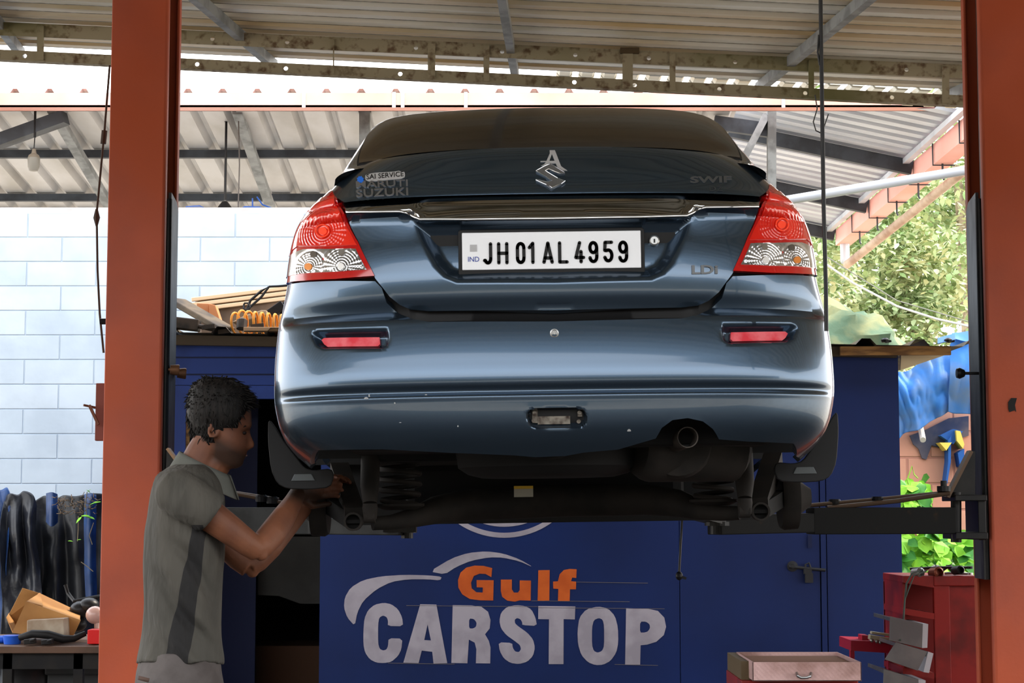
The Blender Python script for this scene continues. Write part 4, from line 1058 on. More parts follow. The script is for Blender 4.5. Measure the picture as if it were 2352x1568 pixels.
# painted lettering (a couple of mm proud)
def cz(x, y): return S3(700+x/2.6133, 1150+y/2.6133, -.002)
def letter(name, polys, mat):
    v, t, bd = polytri([[(x, y) for x, y in q] for q in polys]); n = len(v); d = Vector((0,.003,0)); a = [cz(x, y) for x, y in v]
    mb = MB(); mb.add(a+[p+d for p in a], [tuple(x) for x in t]+[tuple(i+n for i in reversed(x)) for x in t]+[(b, a_, a_+n, b+n) for a_, b in bd])
    o = mb.build(name, mat, sign); o.location = -Vector(cab.location)-Vector(sign.location); return o
R1 = lambda q: rnd(q, 1)
Lc = [(590,752),(585,700),(560,650),(520,620),(475,611),(420,622),(380,655),(358,705),(352,780),(352,860),(362,910),(390,950),(430,970),(475,973),(520,965),(560,930),(580,890),(586,826),(503,824),(500,870),(490,892),(470,898),(450,888),(440,855),(440,740),(447,700),(470,687),(492,697),(500,720),(498,750)]
La = [[(592,970),(693,620),(790,622),(855,973),(773,976),(765,905),(702,898),(683,973)],[(717,835),(757,837),(737,740)]]
Lr = [[(880,972),(888,625),(1000,627),(1060,635),(1100,665),(1115,715),(1110,765),(1082,800),(1105,840),(1115,880),(1113,975),(1027,974),(1030,890),(1020,850),(985,832),(976,974)],[(986,765),(987,705),(1015,708),(1032,730),(1028,755),(1010,766)]]
Ls = [(1305,745),(1394,750),(1385,700),(1360,650),(1320,630),(1270,625),(1215,635),(1178,670),(1168,720),(1178,765),(1210,805),(1260,840),(1292,865),(1298,890),(1285,908),(1262,903),(1248,880),(1245,852),(1163,848),(1170,900),(1195,945),(1235,972),(1285,979),(1335,965),(1370,930),(1382,880),(1370,830),(1335,790),(1285,755),(1262,735),(1260,712),(1275,702),(1295,710),(1306,730)]
Lt = [(1402,630),(1624,633),(1621,711),(1554,709),(1553,979),(1464,979),(1466,710),(1401,709)]
Lo = [[(1760,633),(1820,645),(1862,690),(1880,760),(1882,850),(1870,910),(1835,960),(1790,983),(1745,985),(1700,968),(1660,925),(1640,860),(1637,780),(1648,700),(1690,650)],[(1765,702),(1788,712),(1797,750),(1797,870),(1785,900),(1758,911),(1735,900),(1724,865),(1724,760),(1735,715)]]
Lp = [[(1923,982),(1929,643),(2060,647),(2120,660),(2158,700),(2169,755),(2155,805),(2110,845),(2055,862),(2016,866),(2013,982)],[(2012,790),(2013,724),(2048,724),(2070,740),(2073,762),(2060,783),(2040,790)]]
for q in ([R1(Lc)], La, [Lr[0], R1(Lr[1])], [R1(Ls)], [Lt], [R1(Lo[0]), R1(Lo[1])], [Lp[0], R1(Lp[1])]): letter('painted_letter', q, m_white)
Lg = [(1125,403),(1120,457),(1085,438),(1050,436),(1015,450),(998,490),(1002,525),(1030,548),(1068,550),(1069,519),(1032,518),(1031,475),(1134,476),(1131,597),(1050,596),(990,588),(945,560),(922,520),(920,475),(935,430),(970,400),(1020,388),(1075,390)]
Lu = [(1177,472),(1243,472),(1243,530),(1255,550),(1280,550),(1290,535),(1290,477),(1358,478),(1356,598),(1290,596),(1262,604),(1215,598),(1185,575),(1177,540)]
Ll = [(1402,416),(1470,415),(1468,598),(1398,599)]
Lf = [(1520,600),(1522,528),(1492,526),(1490,484),(1520,482),(1530,440),(1555,415),(1590,408),(1632,410),(1630,462),(1605,460),(1598,482),(1629,484),(1628,530),(1592,530),(1590,600)]
for q in (Lg, Lu, Ll, Lf): letter('painted_letter', [q], m_signorange)
letter('painted_swoosh', [R1([(750,423),(880,345),(980,312),(1090,302),(1190,315),(1290,350),(1375,400),(1290,362),(1190,340),(1110,338),(1000,358),(910,395),(840,441)])], m_white)
letter('painted_swoosh', [R1([(300,750),(255,700),(235,640),(240,580),(275,520),(350,475),(460,452),(600,443),(750,447),(823,455),(812,477),(740,470),(620,470),(520,485),(430,530),(350,600),(315,670)])], m_white)
circ = lambda r: [(1197+r*math.cos(t*math.pi/48), -273+r*math.sin(t*math.pi/48)) for t in range(96)]
letter('painted_ring', [circ(494), circ(464)], m_white); letter('painted_ring', [circ(428), circ(393)], m_white); letter('painted_disc', [circ(392)], m_signorange)
# painted guide lines
for (x0, x1, y) in ((610,1400,627),(1400,2160,640),(500,900,972),(1860,2120,980),(1360,1950,598),(1632,2060,486)):
    letter('guide_line', [[(x0,y),(x1,y+6),(x1,y+8),(x0,y+2)]], M('guide_ink', (120,112,104), .7))
# cabin roof sheets, slightly falling to the right
def croof(x, y): return Vector((x, y, ztop(x)+.035))
o = corrugated('roof_sheet', M('dark_roof_sheet', (70,66,60), .6, .2, (96,84,64), 5), lambda u, v: (croof(v, u), Vector((0,0,1))), SY-.14, SY+1.9, xL-.25, S3(2200,790).x, .30, .035, top=.16, base=.62)
o.parent = cab; o.location = -Vector(cab.location)
cabp(MB().beam(Vector((xL-.1, SY-.05, ztop(xL)+.0)), Vector((xR-.02, SY-.05, ztop(xR)+.0)), .05, .055), 'roof_batten', M('dark_wood', (70,60,48), .8))
cabp(MB().beam(S3(1930,806,-.09), S3(2183,805,-.09), .03, .05), 'eave_board', m_wood)
cabp(MB().prism([(2070,812),(2175,814),(2068,850)], lambda x, y: S3(x, y, .0), (0,.02,0)), 'gable_board', M('pale_ply', (214,196,160), .8))

# ------------------------------------------------------------ things lying on the cabin roof
def top(px, dy): x = S3(px, 780, dy).x; return ztop(x)+.04
def RZ(px, py, dy): return S3(px, py, dy)
# coiled orange hose
pts = []
x0 = S3(535,745,.05).x; x1 = S3(672,760,.05).x
zc = top(600, .05)+.075
for i in range(9*18+1):
    k = i/(9*18); t = i/18*2*math.pi
    r = .075*(1-.25*k) if k > .1 else .062+.013*k*10
    pts.append(Vector((x0+(x1-x0)*k+.5*r*math.cos(t)*(.9 if k < .3 else .5), SY+.1+.6*r*math.cos(t+.6), top(600,.05)+r+.004+r*math.sin(t))))
tag(MB().tube(pts, .007, 8).build('air_hose', m_amber, smooth=True), 'coiled orange air hose lying on the cabin roof beside the car', 'hose')
# large box-section plank pack behind
tag(MB().beam(RZ(455,738,.9), RZ(760,700,1.1), .25, .26).build('rolled_awning', M('brown_pack', (110,88,70), .85, 0, (84,68,56), 5), bevel=.01), 'long brown wrapped bundle lying on the cabin roof behind the hose', 'bundle')
mb = MB()
for k in range(3): mb.beam(RZ(440,688+k*12,.75), RZ(700,656+k*12,.95), .03, .024)
tag(mb.build('moulding_strip', M('cream_strip', (216,186,150), .5), bevel=.004), 'long cream ribbed moulding strip resting along the brown bundle on the roof', 'moulding')
tag(MB().beam(RZ(404,690,.3), RZ(520,757,.05), .14, .035).build('metal_sheet', M('mudbrown_panel', (92,78,60), .7, 0, (60,52,44), 8), bevel=.008), 'brown bent panel sloping down at left end of the cabin roof', 'panel')
b_ = MB().prism([(452,696),(480,697),(480,722),(452,722)], lambda x, y: RZ(x, y, .35), (0,.12,0)); b_.prism([(480,697),(494,700),(509,745),(490,745),(480,724)], lambda x, y: RZ(x, y, .33), (0,.1,0))
tag(b_.build('small_carton', M('orange_card', (196,128,84), .8), bevel=.003), 'small orange-brown carton between the bent panel and the moulding strip', 'carton')
tag(MB().beam(RZ(404,742,-.05), RZ(458,748,-.05), .1, .065).tube([RZ(452,748,-.08), RZ(500,758,-.08)], .014, 10).build('car_part', M('dark_part', (60,50,42), .6, .3, (36,32,28), 12), bevel=.006), 'dark cylinder-like car part lying at left edge of the cabin roof', 'car part')
tag(MB().beam(RZ(560,757,-.1), RZ(720,757,-.06), .08, .022).build('timber_board', M('board_tan', (150,122,94), .8), bevel=.003), 'flat tan board lying under the orange hose on the roof', 'board')
tag(MB().prism([(532,740),(560,725),(600,712),(612,712),(612,724),(590,730),(560,738)], lambda x, y: RZ(x, y, .3), (0,.25,0)).build('folded_sheet', M('folded_card', (150,130,104), .8), bevel=.006), 'folded stiff sheet lying just behind the orange hose coils', 'sheet')
tag(MB().beam(RZ(620,722,.2), RZ(652,700,.2), .08, .05).beam(RZ(640,712,.22), RZ(668,700,.22), .03, .06).beam(RZ(616,718,.25), RZ(640,716,.25), .05, .03).build('scrap_bracket', m_seam, bevel=.004), 'black stepped plastic bracket among the roof junk beside the car', 'bracket')
mb = MB(); mb.tube([RZ(567,712,.5), RZ(575,690,.5), RZ(600,668,.5), RZ(618,658,.5), RZ(600,682,.49), RZ(580,700,.48), RZ(568,712,.48)], .008, 8).tube([RZ(618,658,.5), RZ(640,657,.5), RZ(662,655,.5)], .007, 8).tube([RZ(560,700,.47), RZ(560,708,.45), RZ(568,716,.45), RZ(575,706,.45), RZ(570,696,.46), RZ(562,696,.46), RZ(560,700,.47)], .006, 8)
tag(mb.build('wire_loop', m_rubber, smooth=True), 'dark cord loop hanging over the brown bundle on the cabin roof', 'cord')
tag(MB().lathe(RZ(555,755,-.02), (0,.3,1), [(0,.03),(.05,.032),(.06,.02)], 12).build('hose_coupling', M('dark_part', (60,50,42))), 'dark stubby hose coupling at foot of the orange coils', 'coupling')
for k, (px, py, a, b__) in enumerate(((515,762,.03,.012),(478,752,.05,.012),(590,750,.04,.012))):
    tag(MB().beam(RZ(px-14,py,-.09), RZ(px+16,py-3,-.09), a*.5, b__*2).build('metal_scrap', M('dark_part', (60,50,42))), ('dark bit of metal scrap on the roof edge near the left lift column', 'small flat metal scrap under the dark cylinder-like part', 'short dark metal scrap between the hose coils and board')[k], 'scrap', 'metal scraps on the cabin roof')

def cloth(name, rows, mat, label, cat, seed=0, amp=.03, sub=1, parent=None, fr=3.0):
    """rows of control points -> wrinkled sheet with thickness"""
    R, C_ = len(rows), len(rows[0]); NU, NV = 46, 40; out = []
    def cr(p0, p1, p2, p3, t): return .5*((2*p1)+(p2-p0)*t+(2*p0-5*p1+4*p2-p3)*t*t+(3*p1-p0-3*p2+p3)*t**3)
    def at(r, u):
        x = u*(C_-1); i = min(int(x), C_-2); t = x-i; g = lambda k: rows[r][max(0, min(C_-1, k))]
        return cr(g(i-1), g(i), g(i+1), g(i+2), t)
    for j in range(NV+1):
        y = j/NV*(R-1); a = min(int(y), R-2); t = y-a; row = []
        for i in range(NU+1):
            u = i/NU; g = lambda k: at(max(0, min(R-1, k)), u)
            p = cr(g(a-1), g(a), g(a+1), g(a+2), t)
            nz = noise.noise(Vector((p.x*fr+seed*7, p.z*fr*.5, seed)))*amp + abs(noise.noise(Vector((p.x*fr*3+seed, p.z*fr*1.2+4, seed))))*amp*.7
            row.append(p+Vector((noise.noise(Vector((p.z*2, seed, p.x*2)))*amp*.4, -nz, noise.noise(Vector((p.x*5, 2, seed)))*amp*.4*(1 if 0 < j < NV else 1))))
        out.append(row)
    mb = MB(); mb.grid(out); o = mb.build(name, mat, parent, smooth=True, solid=.004, fixn=False, angle=180)
    if label: tag(o, label, cat)
    return o
# green tarpaulin heap on the roof right of the car
hp = MB(); rows = []
cx0 = S3(1960,740,.8); zc = top(1960,.8)
for j in range(15):
    ph = math.pi/2*j/14; row = []
    for k in range(36):
        t = 2*math.pi*k/36; d_ = Vector((math.cos(t)*math.cos(ph), math.sin(t)*math.cos(ph), math.sin(ph)))
        nz = 1+.18*noise.noise(d_*2.2)+.14*abs(noise.noise(d_*5))+.05*noise.noise(d_*13)
        row.append(Vector((cx0.x-.13, SY+.9, zc))+Vector((d_.x*.42*nz*(1+.15*(d_.x > 0)), d_.y*.55*nz, d_.z*.34*nz*(1-.35*max(0, d_.x)))))
    rows.append(row)
hp.rings(rows)
tag(hp.build('tarpaulin_heap', m_tarpg, smooth=True, angle=35), 'faded green tarpaulin heap on the cabin roof right of the car', 'tarpaulin')
# bolts on roof
for px in (2033,2178):
    tag(MB().lathe(S3(px,786,-.1), (0,0,1), [(0,.02),(.015,.024),(.025,.01)], 10).beam(S3(px,785,-.1), S3(px+14,783,-.1), .012,.012).build('roof_fastener', m_black), 'black roof fastener, %s of two on the cabin roof edge' % ('left' if px < 2100 else 'right'), 'fastener', 'fasteners on cabin roof edge')

# ------------------------------------------------------------ mechanic
MY = 5.6
def H(px, py, dy=0): return P(px, py, MY+dy)
base = H(415, 1500); base = Vector((base.x, MY, 0))
man = empty('person', base, 'mechanic in grey polo shirt reaching up under the car beside the left lift column', 'person')
def manp(mb, name, mat, vox=.006, sm=3, lbl=None, parent=None, tex=None):
    o = mb.build(name, mat, parent or man, smooth=True, angle=180)
    o.location = -base if not parent else Vector((0,0,0))
    if vox:
        r = o.modifiers.new('remesh', 'REMESH'); r.mode = 'VOXEL'; r.voxel_size = vox; r.use_smooth_shade = True
        if sm: s = o.modifiers.new('smooth', 'SMOOTH'); s.iterations = sm; s.factor = .5
    if lbl: o['label'] = lbl
    return o
def M_skin():
    m = M('skin', (112,70,49), .55, 0, (94,58,42), 9, .4, .65, bump=.08, bs=90)
    m.node_tree.nodes['Principled BSDF'].inputs['Subsurface Weight'].default_value = .08
    m.node_tree.nodes['Principled BSDF'].inputs['Subsurface Radius'].default_value = (.01,.004,.002)
    nt = m.node_tree; b = nt.nodes['Principled BSDF']; src = b.inputs['Base Color'].links[0].from_socket
    tc_ = nt.nodes.new('ShaderNodeTexCoord')
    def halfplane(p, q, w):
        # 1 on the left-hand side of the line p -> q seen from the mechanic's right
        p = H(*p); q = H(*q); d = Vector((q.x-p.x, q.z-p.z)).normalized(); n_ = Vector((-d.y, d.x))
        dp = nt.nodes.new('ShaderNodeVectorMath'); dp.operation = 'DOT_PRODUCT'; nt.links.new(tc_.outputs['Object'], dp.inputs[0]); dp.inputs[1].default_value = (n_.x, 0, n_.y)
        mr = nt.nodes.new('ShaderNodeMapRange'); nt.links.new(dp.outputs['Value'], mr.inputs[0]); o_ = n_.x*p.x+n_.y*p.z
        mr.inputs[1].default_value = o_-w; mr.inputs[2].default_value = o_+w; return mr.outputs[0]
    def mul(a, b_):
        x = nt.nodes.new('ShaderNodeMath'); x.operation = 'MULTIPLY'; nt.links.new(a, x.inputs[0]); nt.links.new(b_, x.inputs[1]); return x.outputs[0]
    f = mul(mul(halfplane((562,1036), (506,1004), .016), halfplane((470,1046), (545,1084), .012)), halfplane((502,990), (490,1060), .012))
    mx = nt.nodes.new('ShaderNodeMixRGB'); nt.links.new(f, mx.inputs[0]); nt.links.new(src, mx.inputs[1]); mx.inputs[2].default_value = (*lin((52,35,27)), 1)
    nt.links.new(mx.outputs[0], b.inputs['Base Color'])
    return m
m_skin = M_skin()
m_hair = M('black_hair', (12,10,9), .65, 0, (22,18,16), 60, st=(1,1,.3), bump=.5, bs=90, spec=.2)
m_beard = M('beard_stubble', (52,36,30), .8, 0, (84,56,44), 120, .35, .7)
HD = [ # row, back, front, half width
 (873,478,516,.028),(878,466,530,.044),(888,452,548,.060),(905,443,564,.071),(925,439,573,.077),(945,438,577,.079),(960,439,578,.078),(974,441,578,.076),
 (984,444,574,.074),(994,449,571,.073),(1004,454,571,.072),(1014,460,571,.070),(1024,466,569,.067),(1034,472,566,.064),(1044,478,562,.058),(1052,482,560,.053),(1062,487,557,.046),(1070,494,552,.038),(1076,503,543,.026)]
def hrow(v, bk, fr, hw, grow=0, n=40):
    c = (bk+fr)/2; row = []
    for k in range(n):
        t = 2*math.pi*k/n; cx_, sy = math.cos(t), math.sin(t)
        ex = 2/2.3
        X = math.copysign(abs(cx_)**ex, cx_); Yv = math.copysign(abs(sy)**ex, sy)
        # face narrows to the front
        nar = 1-.22*max(0, X)**2
        px = c+(fr-bk)/2*X; dy = hw*Yv*nar
        if X > .55 and grow == 0:
            # nose, brow, lips, chin
            nose = lerp([(982,0),(990,3),(1002,7),(1012,12),(1020,17),(1026,17.5),(1031,10),(1035,0)], v)*math.exp(-(dy/.0105)**2)
            wing = lerp([(1014,0),(1024,5),(1031,5),(1035,0)], v)*math.exp(-(dy/.019)**2)
            brow = lerp([(968,0),(976,4),(982,4),(988,0)], v)*math.exp(-((abs(dy)-.030)/.022)**2)
            eye = lerp([(984,0),(990,-5),(998,-5),(1004,0)], v)*math.exp(-((abs(dy)-.032)/.016)**2)
            lip = lerp([(1036,0),(1040,5),(1045,2.5),(1049,5),(1054,0)], v)*math.exp(-(dy/.020)**2)
            chin = lerp([(1054,0),(1063,3),(1071,3),(1076,0)], v)*math.exp(-(dy/.02)**2)
            px += max(nose, wing)+brow+eye+lip+chin
        row.append((px, v, dy))
    return row
body_ = MB()
rows = []
vv = [873,876,880,886,894,904,914,925,936,948,958,966,972,977,982,986,990,994,998,1002,1006,1010,1014,1018,1022,1026,1029,1032,1035,1038,1041,1044,1047,1050,1053,1057,1061,1065,1069,1073,1076]
def hd(v): return (interp([(r[0], r[1]) for r in HD], v), interp([(r[0], r[2]) for r in HD], v), interp([(r[0], r[3]) for r in HD], v))
for v in vv:
    b0, f0, w0 = hd(v)
    rows.append([H(px, py, dy) for px, py, dy in hrow(v, b0, f0, w0, 0, 72)])
body_.rings(rows)
# ears
for s in (-1, 1):
    c = H(491, 984, s*.076); rot = Matrix.Rotation(math.radians(-14), 3, 'Y')
    ep = [H(491+12*math.cos(t)*(1 if math.sin(t) < .2 else .8)+3*math.sin(t), 985-19*math.sin(t), s*(.078+.006*math.cos(t+2))) for t in [2*math.pi*k/18 for k in range(18)]]
    body_.tube(ep, .0042, 8, close=True)
    body_.ball(H(492, 986, s*.074), (.010,.006,.019), 12, 8, rot)
    body_.tube([H(498,996,s*.078), H(494,1004,s*.076)], [.006,.005], 8)
# neck
body_.tube([H(455,1075,0), H(470,1040,0), H(488,1010,0)], [.062,.056,.054], 18)
body_.tube([H(478,1085,0), H(500,1060,0), H(512,1045,0)], [.05,.046,.04], 14)
# trunk core
def ell(px0, px1, py, hw, n=32, dy=0, e=2.4):
    c = (px0+px1)/2; out = []
    for k in range(n):
        t = 2*math.pi*k/n; cx_, sy = math.cos(t), math.sin(t)
        out.append(H(c+(px1-px0)/2*math.copysign(abs(cx_)**(2/e), cx_), py, dy+hw*math.copysign(abs(sy)**(2/e), sy)))
    return out
body_.rings([ell(400,490,1085,.10), ell(365,505,1115,.17), ell(350,508,1180,.17), ell(342,505,1300,.155), ell(345,500,1420,.15), ell(335,500,1520,.16), ell(345,495,1600,.16)])
# near (right) arm, far (left) arm
body_.tube([H(398,1128,-.16), H(430,1150,-.17), H(478,1180,-.165), H(530,1218,-.15), H(570,1248,-.13), H(592,1262,-.11)], [.058,.055,.049,.044,.039,.037], 16)
body_.tube([H(588,1262,-.112), H(600,1254,-.10), H(625,1226,-.06), H(650,1190,0), H(672,1155,.08), H(684,1132,.13)], [.036,.039,.042,.038,.030,.026], 16)
body_.ball(H(600,1272,-.115), .021)
body_.tube([H(410,1140,.16), H(450,1180,.17), H(500,1230,.18), H(550,1282,.18), H(574,1302,.18)], [.056,.052,.045,.040,.036], 16)
body_.tube([H(572,1300,.18), H(590,1288,.19), H(620,1256,.21), H(655,1216,.25), H(688,1180,.28), H(704,1163,.29)], [.034,.037,.039,.034,.027,.024], 16)
body_.ball(H(580,1312,.18), .020)
# hands: palm, four fingers, thumb
def hand(w, d, side, thumb, grip):
    """w wrist, d direction to knuckles, side across the palm, grip curl direction"""
    w = Vector(w); d = Vector(d).normalized(); side = Vector(side).normalized(); grip = Vector(grip).normalized()
    body_.rings([[w+d*a+side*(b*math.cos(2*math.pi*k/16))+grip*(c*math.sin(2*math.pi*k/16)) for k in range(16)] for a, b, c in ((-.01,.025,.021),(.02,.031,.019),(.05,.040,.017),(.082,.042,.015),(.094,.038,.011))])
    for i, (o_, L) in enumerate(((-.030,.068),(-.010,.078),(.010,.073),(.030,.058))):
        p0 = w+d*.086+side*o_; p1 = p0+d*(L*.45)+grip*(L*.16); p2 = p1+d*(L*.18)+grip*(L*.30); p3 = p2-d*(L*.06)+grip*(L*.26)
        body_.tube([p0-d*.02, p0, p1, p2, p3], [.0095,.0095,.0088,.0080,.0068], 10); body_.ball(p3, .0069, 10, 7)
    p0 = w+d*.022+side*thumb*.026; p1 = p0+side*thumb*.026+d*.028+grip*.012; p2 = p1+d*.030+grip*.016-side*thumb*.002; p3 = p2+d*.018+grip*.012
    body_.tube([p0, p1, p2, p3], [.014,.0115,.0098,.0082], 10); body_.ball(p3, .0083, 10, 7)
hand(H(688,1130,.150), (.62,.68,.16), (.1,-.2,.95), -1, (.7,-.6,-.1))
hand(H(707,1160,.292), (.6,.1,.75), (-.4,-.85,.3), -1, (.8,-.1,-.4))
# legs and feet
for s in (-1, 1):
    hx = 398 if s < 0 else 425; dy = s*.10
    k0 = H(hx+10,1560,dy); kn = Vector((k0.x+.05*(1 if s > 0 else .2), k0.y, .48)); an = Vector((k0.x-.02+(.14 if s > 0 else 0), k0.y, .09))
    body_.tube([k0, (k0+kn)/2, kn, kn.lerp(an,.35), an], [.085,.078,.056,.052,.036], 16)
manp(body_, 'body', m_skin, .0048, 2)
for s in (-1, 1):
    hx = 398 if s < 0 else 425; k0 = H(hx+10,1560,s*.10); an = Vector((k0.x-.02+(.14 if s > 0 else 0), k0.y, .0))
    rs = []
    for a, b, h in ((-.09,.03,.05),(-.07,.04,.10),(-.01,.045,.11),(.06,.046,.08),(.12,.048,.06),(.17,.04,.045),(.19,.02,.03)):
        rs.append([an+Vector((a, b*math.cos(2*math.pi*k/16), max(.0, h*.5+h*.5*math.sin(2*math.pi*k/16)))) for k in range(16)])
    manp(MB().rings(rs), 'shoe', m_rubber, 0)
# trousers
tr_ = MB(); tr_.rings([ell(322,505,1500,.178), ell(312,510,1545,.19), ell(306,520,1600,.19), ell(306,518,1680,.19)])
for s in (-1, 1):
    hx = 398 if s < 0 else 425; k0 = H(hx+8,1640,s*.10); kn = Vector((k0.x+.06*(1 if s > 0 else .2), k0.y, .48)); an = Vector((k0.x-.02+(.14 if s > 0 else 0), k0.y, .08))
    tr_.tube([H(hx+8,1560,s*.09), k0, kn, kn.lerp(an,.5), an], [.10,.105,.082,.072,.066], 18)
m_trs = M('grey_trousers', (88,82,80), .85, 0, (66,60,58), 7, .4, .62, bump=.5, bs=16)
manp(tr_, 'trousers', m_trs, .008, 2)
manp(MB().beam(H(318,1556,-.195), H(342,1562,-.198), .004, .012), 'pocket_tab', M('pocket_brown', (84,66,58), .8), 0)
# polo shirt
sh = MB()
S = [(1066,398,478,.085),(1078,378,490,.125),(1092,362,500,.165),(1112,351,510,.19),(1140,344,517,.195),(1180,338,518,.19),(1230,332,517,.182),(1300,329,514,.175),(1360,330,511,.172),(1400,329,509,.172),(1440,326,508,.174),(1480,321,511,.178),(1510,314,515,.182),(1524,312,516,.184)]
def dent(px, py, dy):
    f = noise.noise(Vector((px*.012+py*.009, py*.006-px*.004, dy*5+3)))*4+noise.noise(Vector((px*.03+py*.03, py*.010, dy*9)))*2.5
    return f
rows = []
for j in range(70):
    v = 1066+(1524-1066)*j/69; r = [interp([(q[0], q[i]) for q in S], v) for i in (1, 2, 3)]; row = []
    c = (r[0]+r[1])/2
    for k in range(64):
        t = 2*math.pi*k/64; cx_, sy = math.cos(t), math.sin(t); e_ = 2.35
        X = math.copysign(abs(cx_)**(2/e_), cx_); Yv = math.copysign(abs(sy)**(2/e_), sy)
        px = c+(r[1]-r[0])/2*X
        # diagonal drag folds from the armpit to the small of the back
        s_ = (px-440)*.62+(v-1200)*.79; q_ = -(px-440)*.79+(v-1200)*.62
        fold = (.014*math.sin(q_*.075+.6*math.sin(s_*.02))+.006*math.sin(q_*.16+1+.8*math.sin(s_*.03)))*sstep(-40, 60, s_)*sstep(420, 200, s_) if v > 1150 else 0
        row.append(H(px+dent(px, v, sy)*.5, v + (4*math.sin(px*.05) if j == 69 else 0), (r[2]+fold+.004*noise.noise(Vector((px*.02, v*.012, sy*2))))*Yv))
    rows.append(row)
sh.rings(rows)
# sleeves
sh.tube([H(390,1112,-.12), H(404,1128,-.165), H(436,1148,-.19), H(470,1168,-.188), H(487,1180,-.18)], [.055,.069,.070,.064,.066], 24)
sh.tube([H(400,1115,.12), H(415,1135,.165), H(450,1162,.185), H(480,1190,.185)], [.07,.078,.07,.062], 24)
def M_shirt():
    m = M('polo_grey', (62,60,55), .85, 0, (72,69,63), 5, .4, .6, bump=1.0, bs=5, st=(2.2,1.5,.6))
    [setattr(n_.inputs['Rotation'], 'default_value', (0, math.radians(-38), 0)) for n_ in m.node_tree.nodes if n_.type == 'MAPPING']
    [setattr(n_.inputs['Distance'], 'default_value', .035) for n_ in m.node_tree.nodes if n_.type == 'BUMP']
    nt = m.node_tree; b = nt.nodes['Principled BSDF']; src = b.inputs['Base Color'].links[0].from_socket
    tc_ = nt.nodes.new('ShaderNodeTexCoord'); sp = nt.nodes.new('ShaderNodeSeparateXYZ'); nt.links.new(tc_.outputs['Object'], sp.inputs[0])
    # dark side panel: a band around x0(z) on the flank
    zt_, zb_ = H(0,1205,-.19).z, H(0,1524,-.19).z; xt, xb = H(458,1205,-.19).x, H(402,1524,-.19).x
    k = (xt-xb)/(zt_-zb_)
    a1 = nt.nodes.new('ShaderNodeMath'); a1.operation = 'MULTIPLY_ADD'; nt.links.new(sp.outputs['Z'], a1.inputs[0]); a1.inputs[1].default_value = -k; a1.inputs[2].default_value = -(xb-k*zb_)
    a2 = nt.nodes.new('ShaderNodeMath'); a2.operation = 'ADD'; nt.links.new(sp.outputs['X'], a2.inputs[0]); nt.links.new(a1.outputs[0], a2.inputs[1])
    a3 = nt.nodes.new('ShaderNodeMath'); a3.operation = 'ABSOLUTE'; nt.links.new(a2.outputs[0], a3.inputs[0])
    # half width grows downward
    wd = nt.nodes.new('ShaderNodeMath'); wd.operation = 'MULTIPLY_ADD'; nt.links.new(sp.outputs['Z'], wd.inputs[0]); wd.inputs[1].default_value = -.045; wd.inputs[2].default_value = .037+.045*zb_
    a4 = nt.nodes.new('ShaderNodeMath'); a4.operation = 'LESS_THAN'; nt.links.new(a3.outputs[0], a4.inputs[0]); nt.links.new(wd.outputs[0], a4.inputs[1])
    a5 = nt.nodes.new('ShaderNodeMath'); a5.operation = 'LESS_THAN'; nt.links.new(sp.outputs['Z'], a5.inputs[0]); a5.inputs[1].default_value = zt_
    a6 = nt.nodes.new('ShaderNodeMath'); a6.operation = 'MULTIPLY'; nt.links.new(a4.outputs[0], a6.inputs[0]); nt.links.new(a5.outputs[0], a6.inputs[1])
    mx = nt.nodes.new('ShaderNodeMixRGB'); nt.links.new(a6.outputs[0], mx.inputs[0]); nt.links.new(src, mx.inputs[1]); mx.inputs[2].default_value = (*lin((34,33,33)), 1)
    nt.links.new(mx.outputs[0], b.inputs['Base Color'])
    return m
manp(sh, 'polo_shirt', M_shirt(), .0065, 2)
# collar
col_ = MB(); rows = []
for j in range(6):
    k = j/5; row = []
    for i in range(33):
        t = math.radians(-165+330*i/32)   # open at the front
        c = Vector(H(458,1066,0)); r0 = .066+.026*k
        p = H(455, 1052, 0)+Vector((0,0,0))
        x = math.cos(math.pi-t)*r0*1.05; y = math.sin(math.pi-t)*r0
        fr_ = (math.cos(math.pi-t)+1)/2
        z = .022-.045*k - .075*fr_ + (-.03*k*fr_)
        row.append(p+Vector((x+.012+.02*fr_, y, z)))
    rows.append(row)
col_.grid(rows)
oc = col_.build('collar', M('collar_grey', (84,85,80), .85, bump=.2, bs=30), man, smooth=True, solid=.004, fixn=False); oc.location = -base
oc['label'] = 'lighter grey shirt collar'
manp(MB().lathe(H(503,1108,-.05), (.3,-1,0), [(0,.006),(.003,.006)], 12), 'shirt_button', M('button_pale', (170,170,166), .4), 0)
# hair: cap with ragged tufts
hm = MB(); rows = []
def hairfront(v): return lerp([(870,1.0),(932,1.0),(936,.86),(950,.72),(965,.60),(978,.54),(984,.10),(992,-.05),(1000,-.22),(1014,-.42),(1024,-.7)], v)
N = 64
for v in [866,868,872,878,886,896,908,920,932,944,956,968,978,986,994,1004,1014,1022]:
    vq = max(873, v+ (5 if v < 900 else 0)); b0, f0, w0 = hd(vq); g = 9 if v < 960 else 6-4*sstep(960,1020,v); row = []
    c = (b0+f0)/2
    for k in range(N):
        t = 2*math.pi*k/N; X = math.copysign(abs(math.cos(t))**.87, math.cos(t)); Yv = math.copysign(abs(math.sin(t))**.87, math.sin(t))
        lim = hairfront(v); gr = g if X < lim else -4
        if v < 880: gr = g*.6
        nz = 2.2*noise.noise(Vector((X*4, Yv*4, v*.05)))
        px = c+((f0-b0)/2+gr+nz*(gr > 0))*X; dy = (w0+(gr+nz*(gr > 0))/750)*Yv*(1-.18*max(0, X)**2)
        row.append(H(px, v, dy))
    rows.append(row)
hm.rings(rows)
rng = random.Random(5)
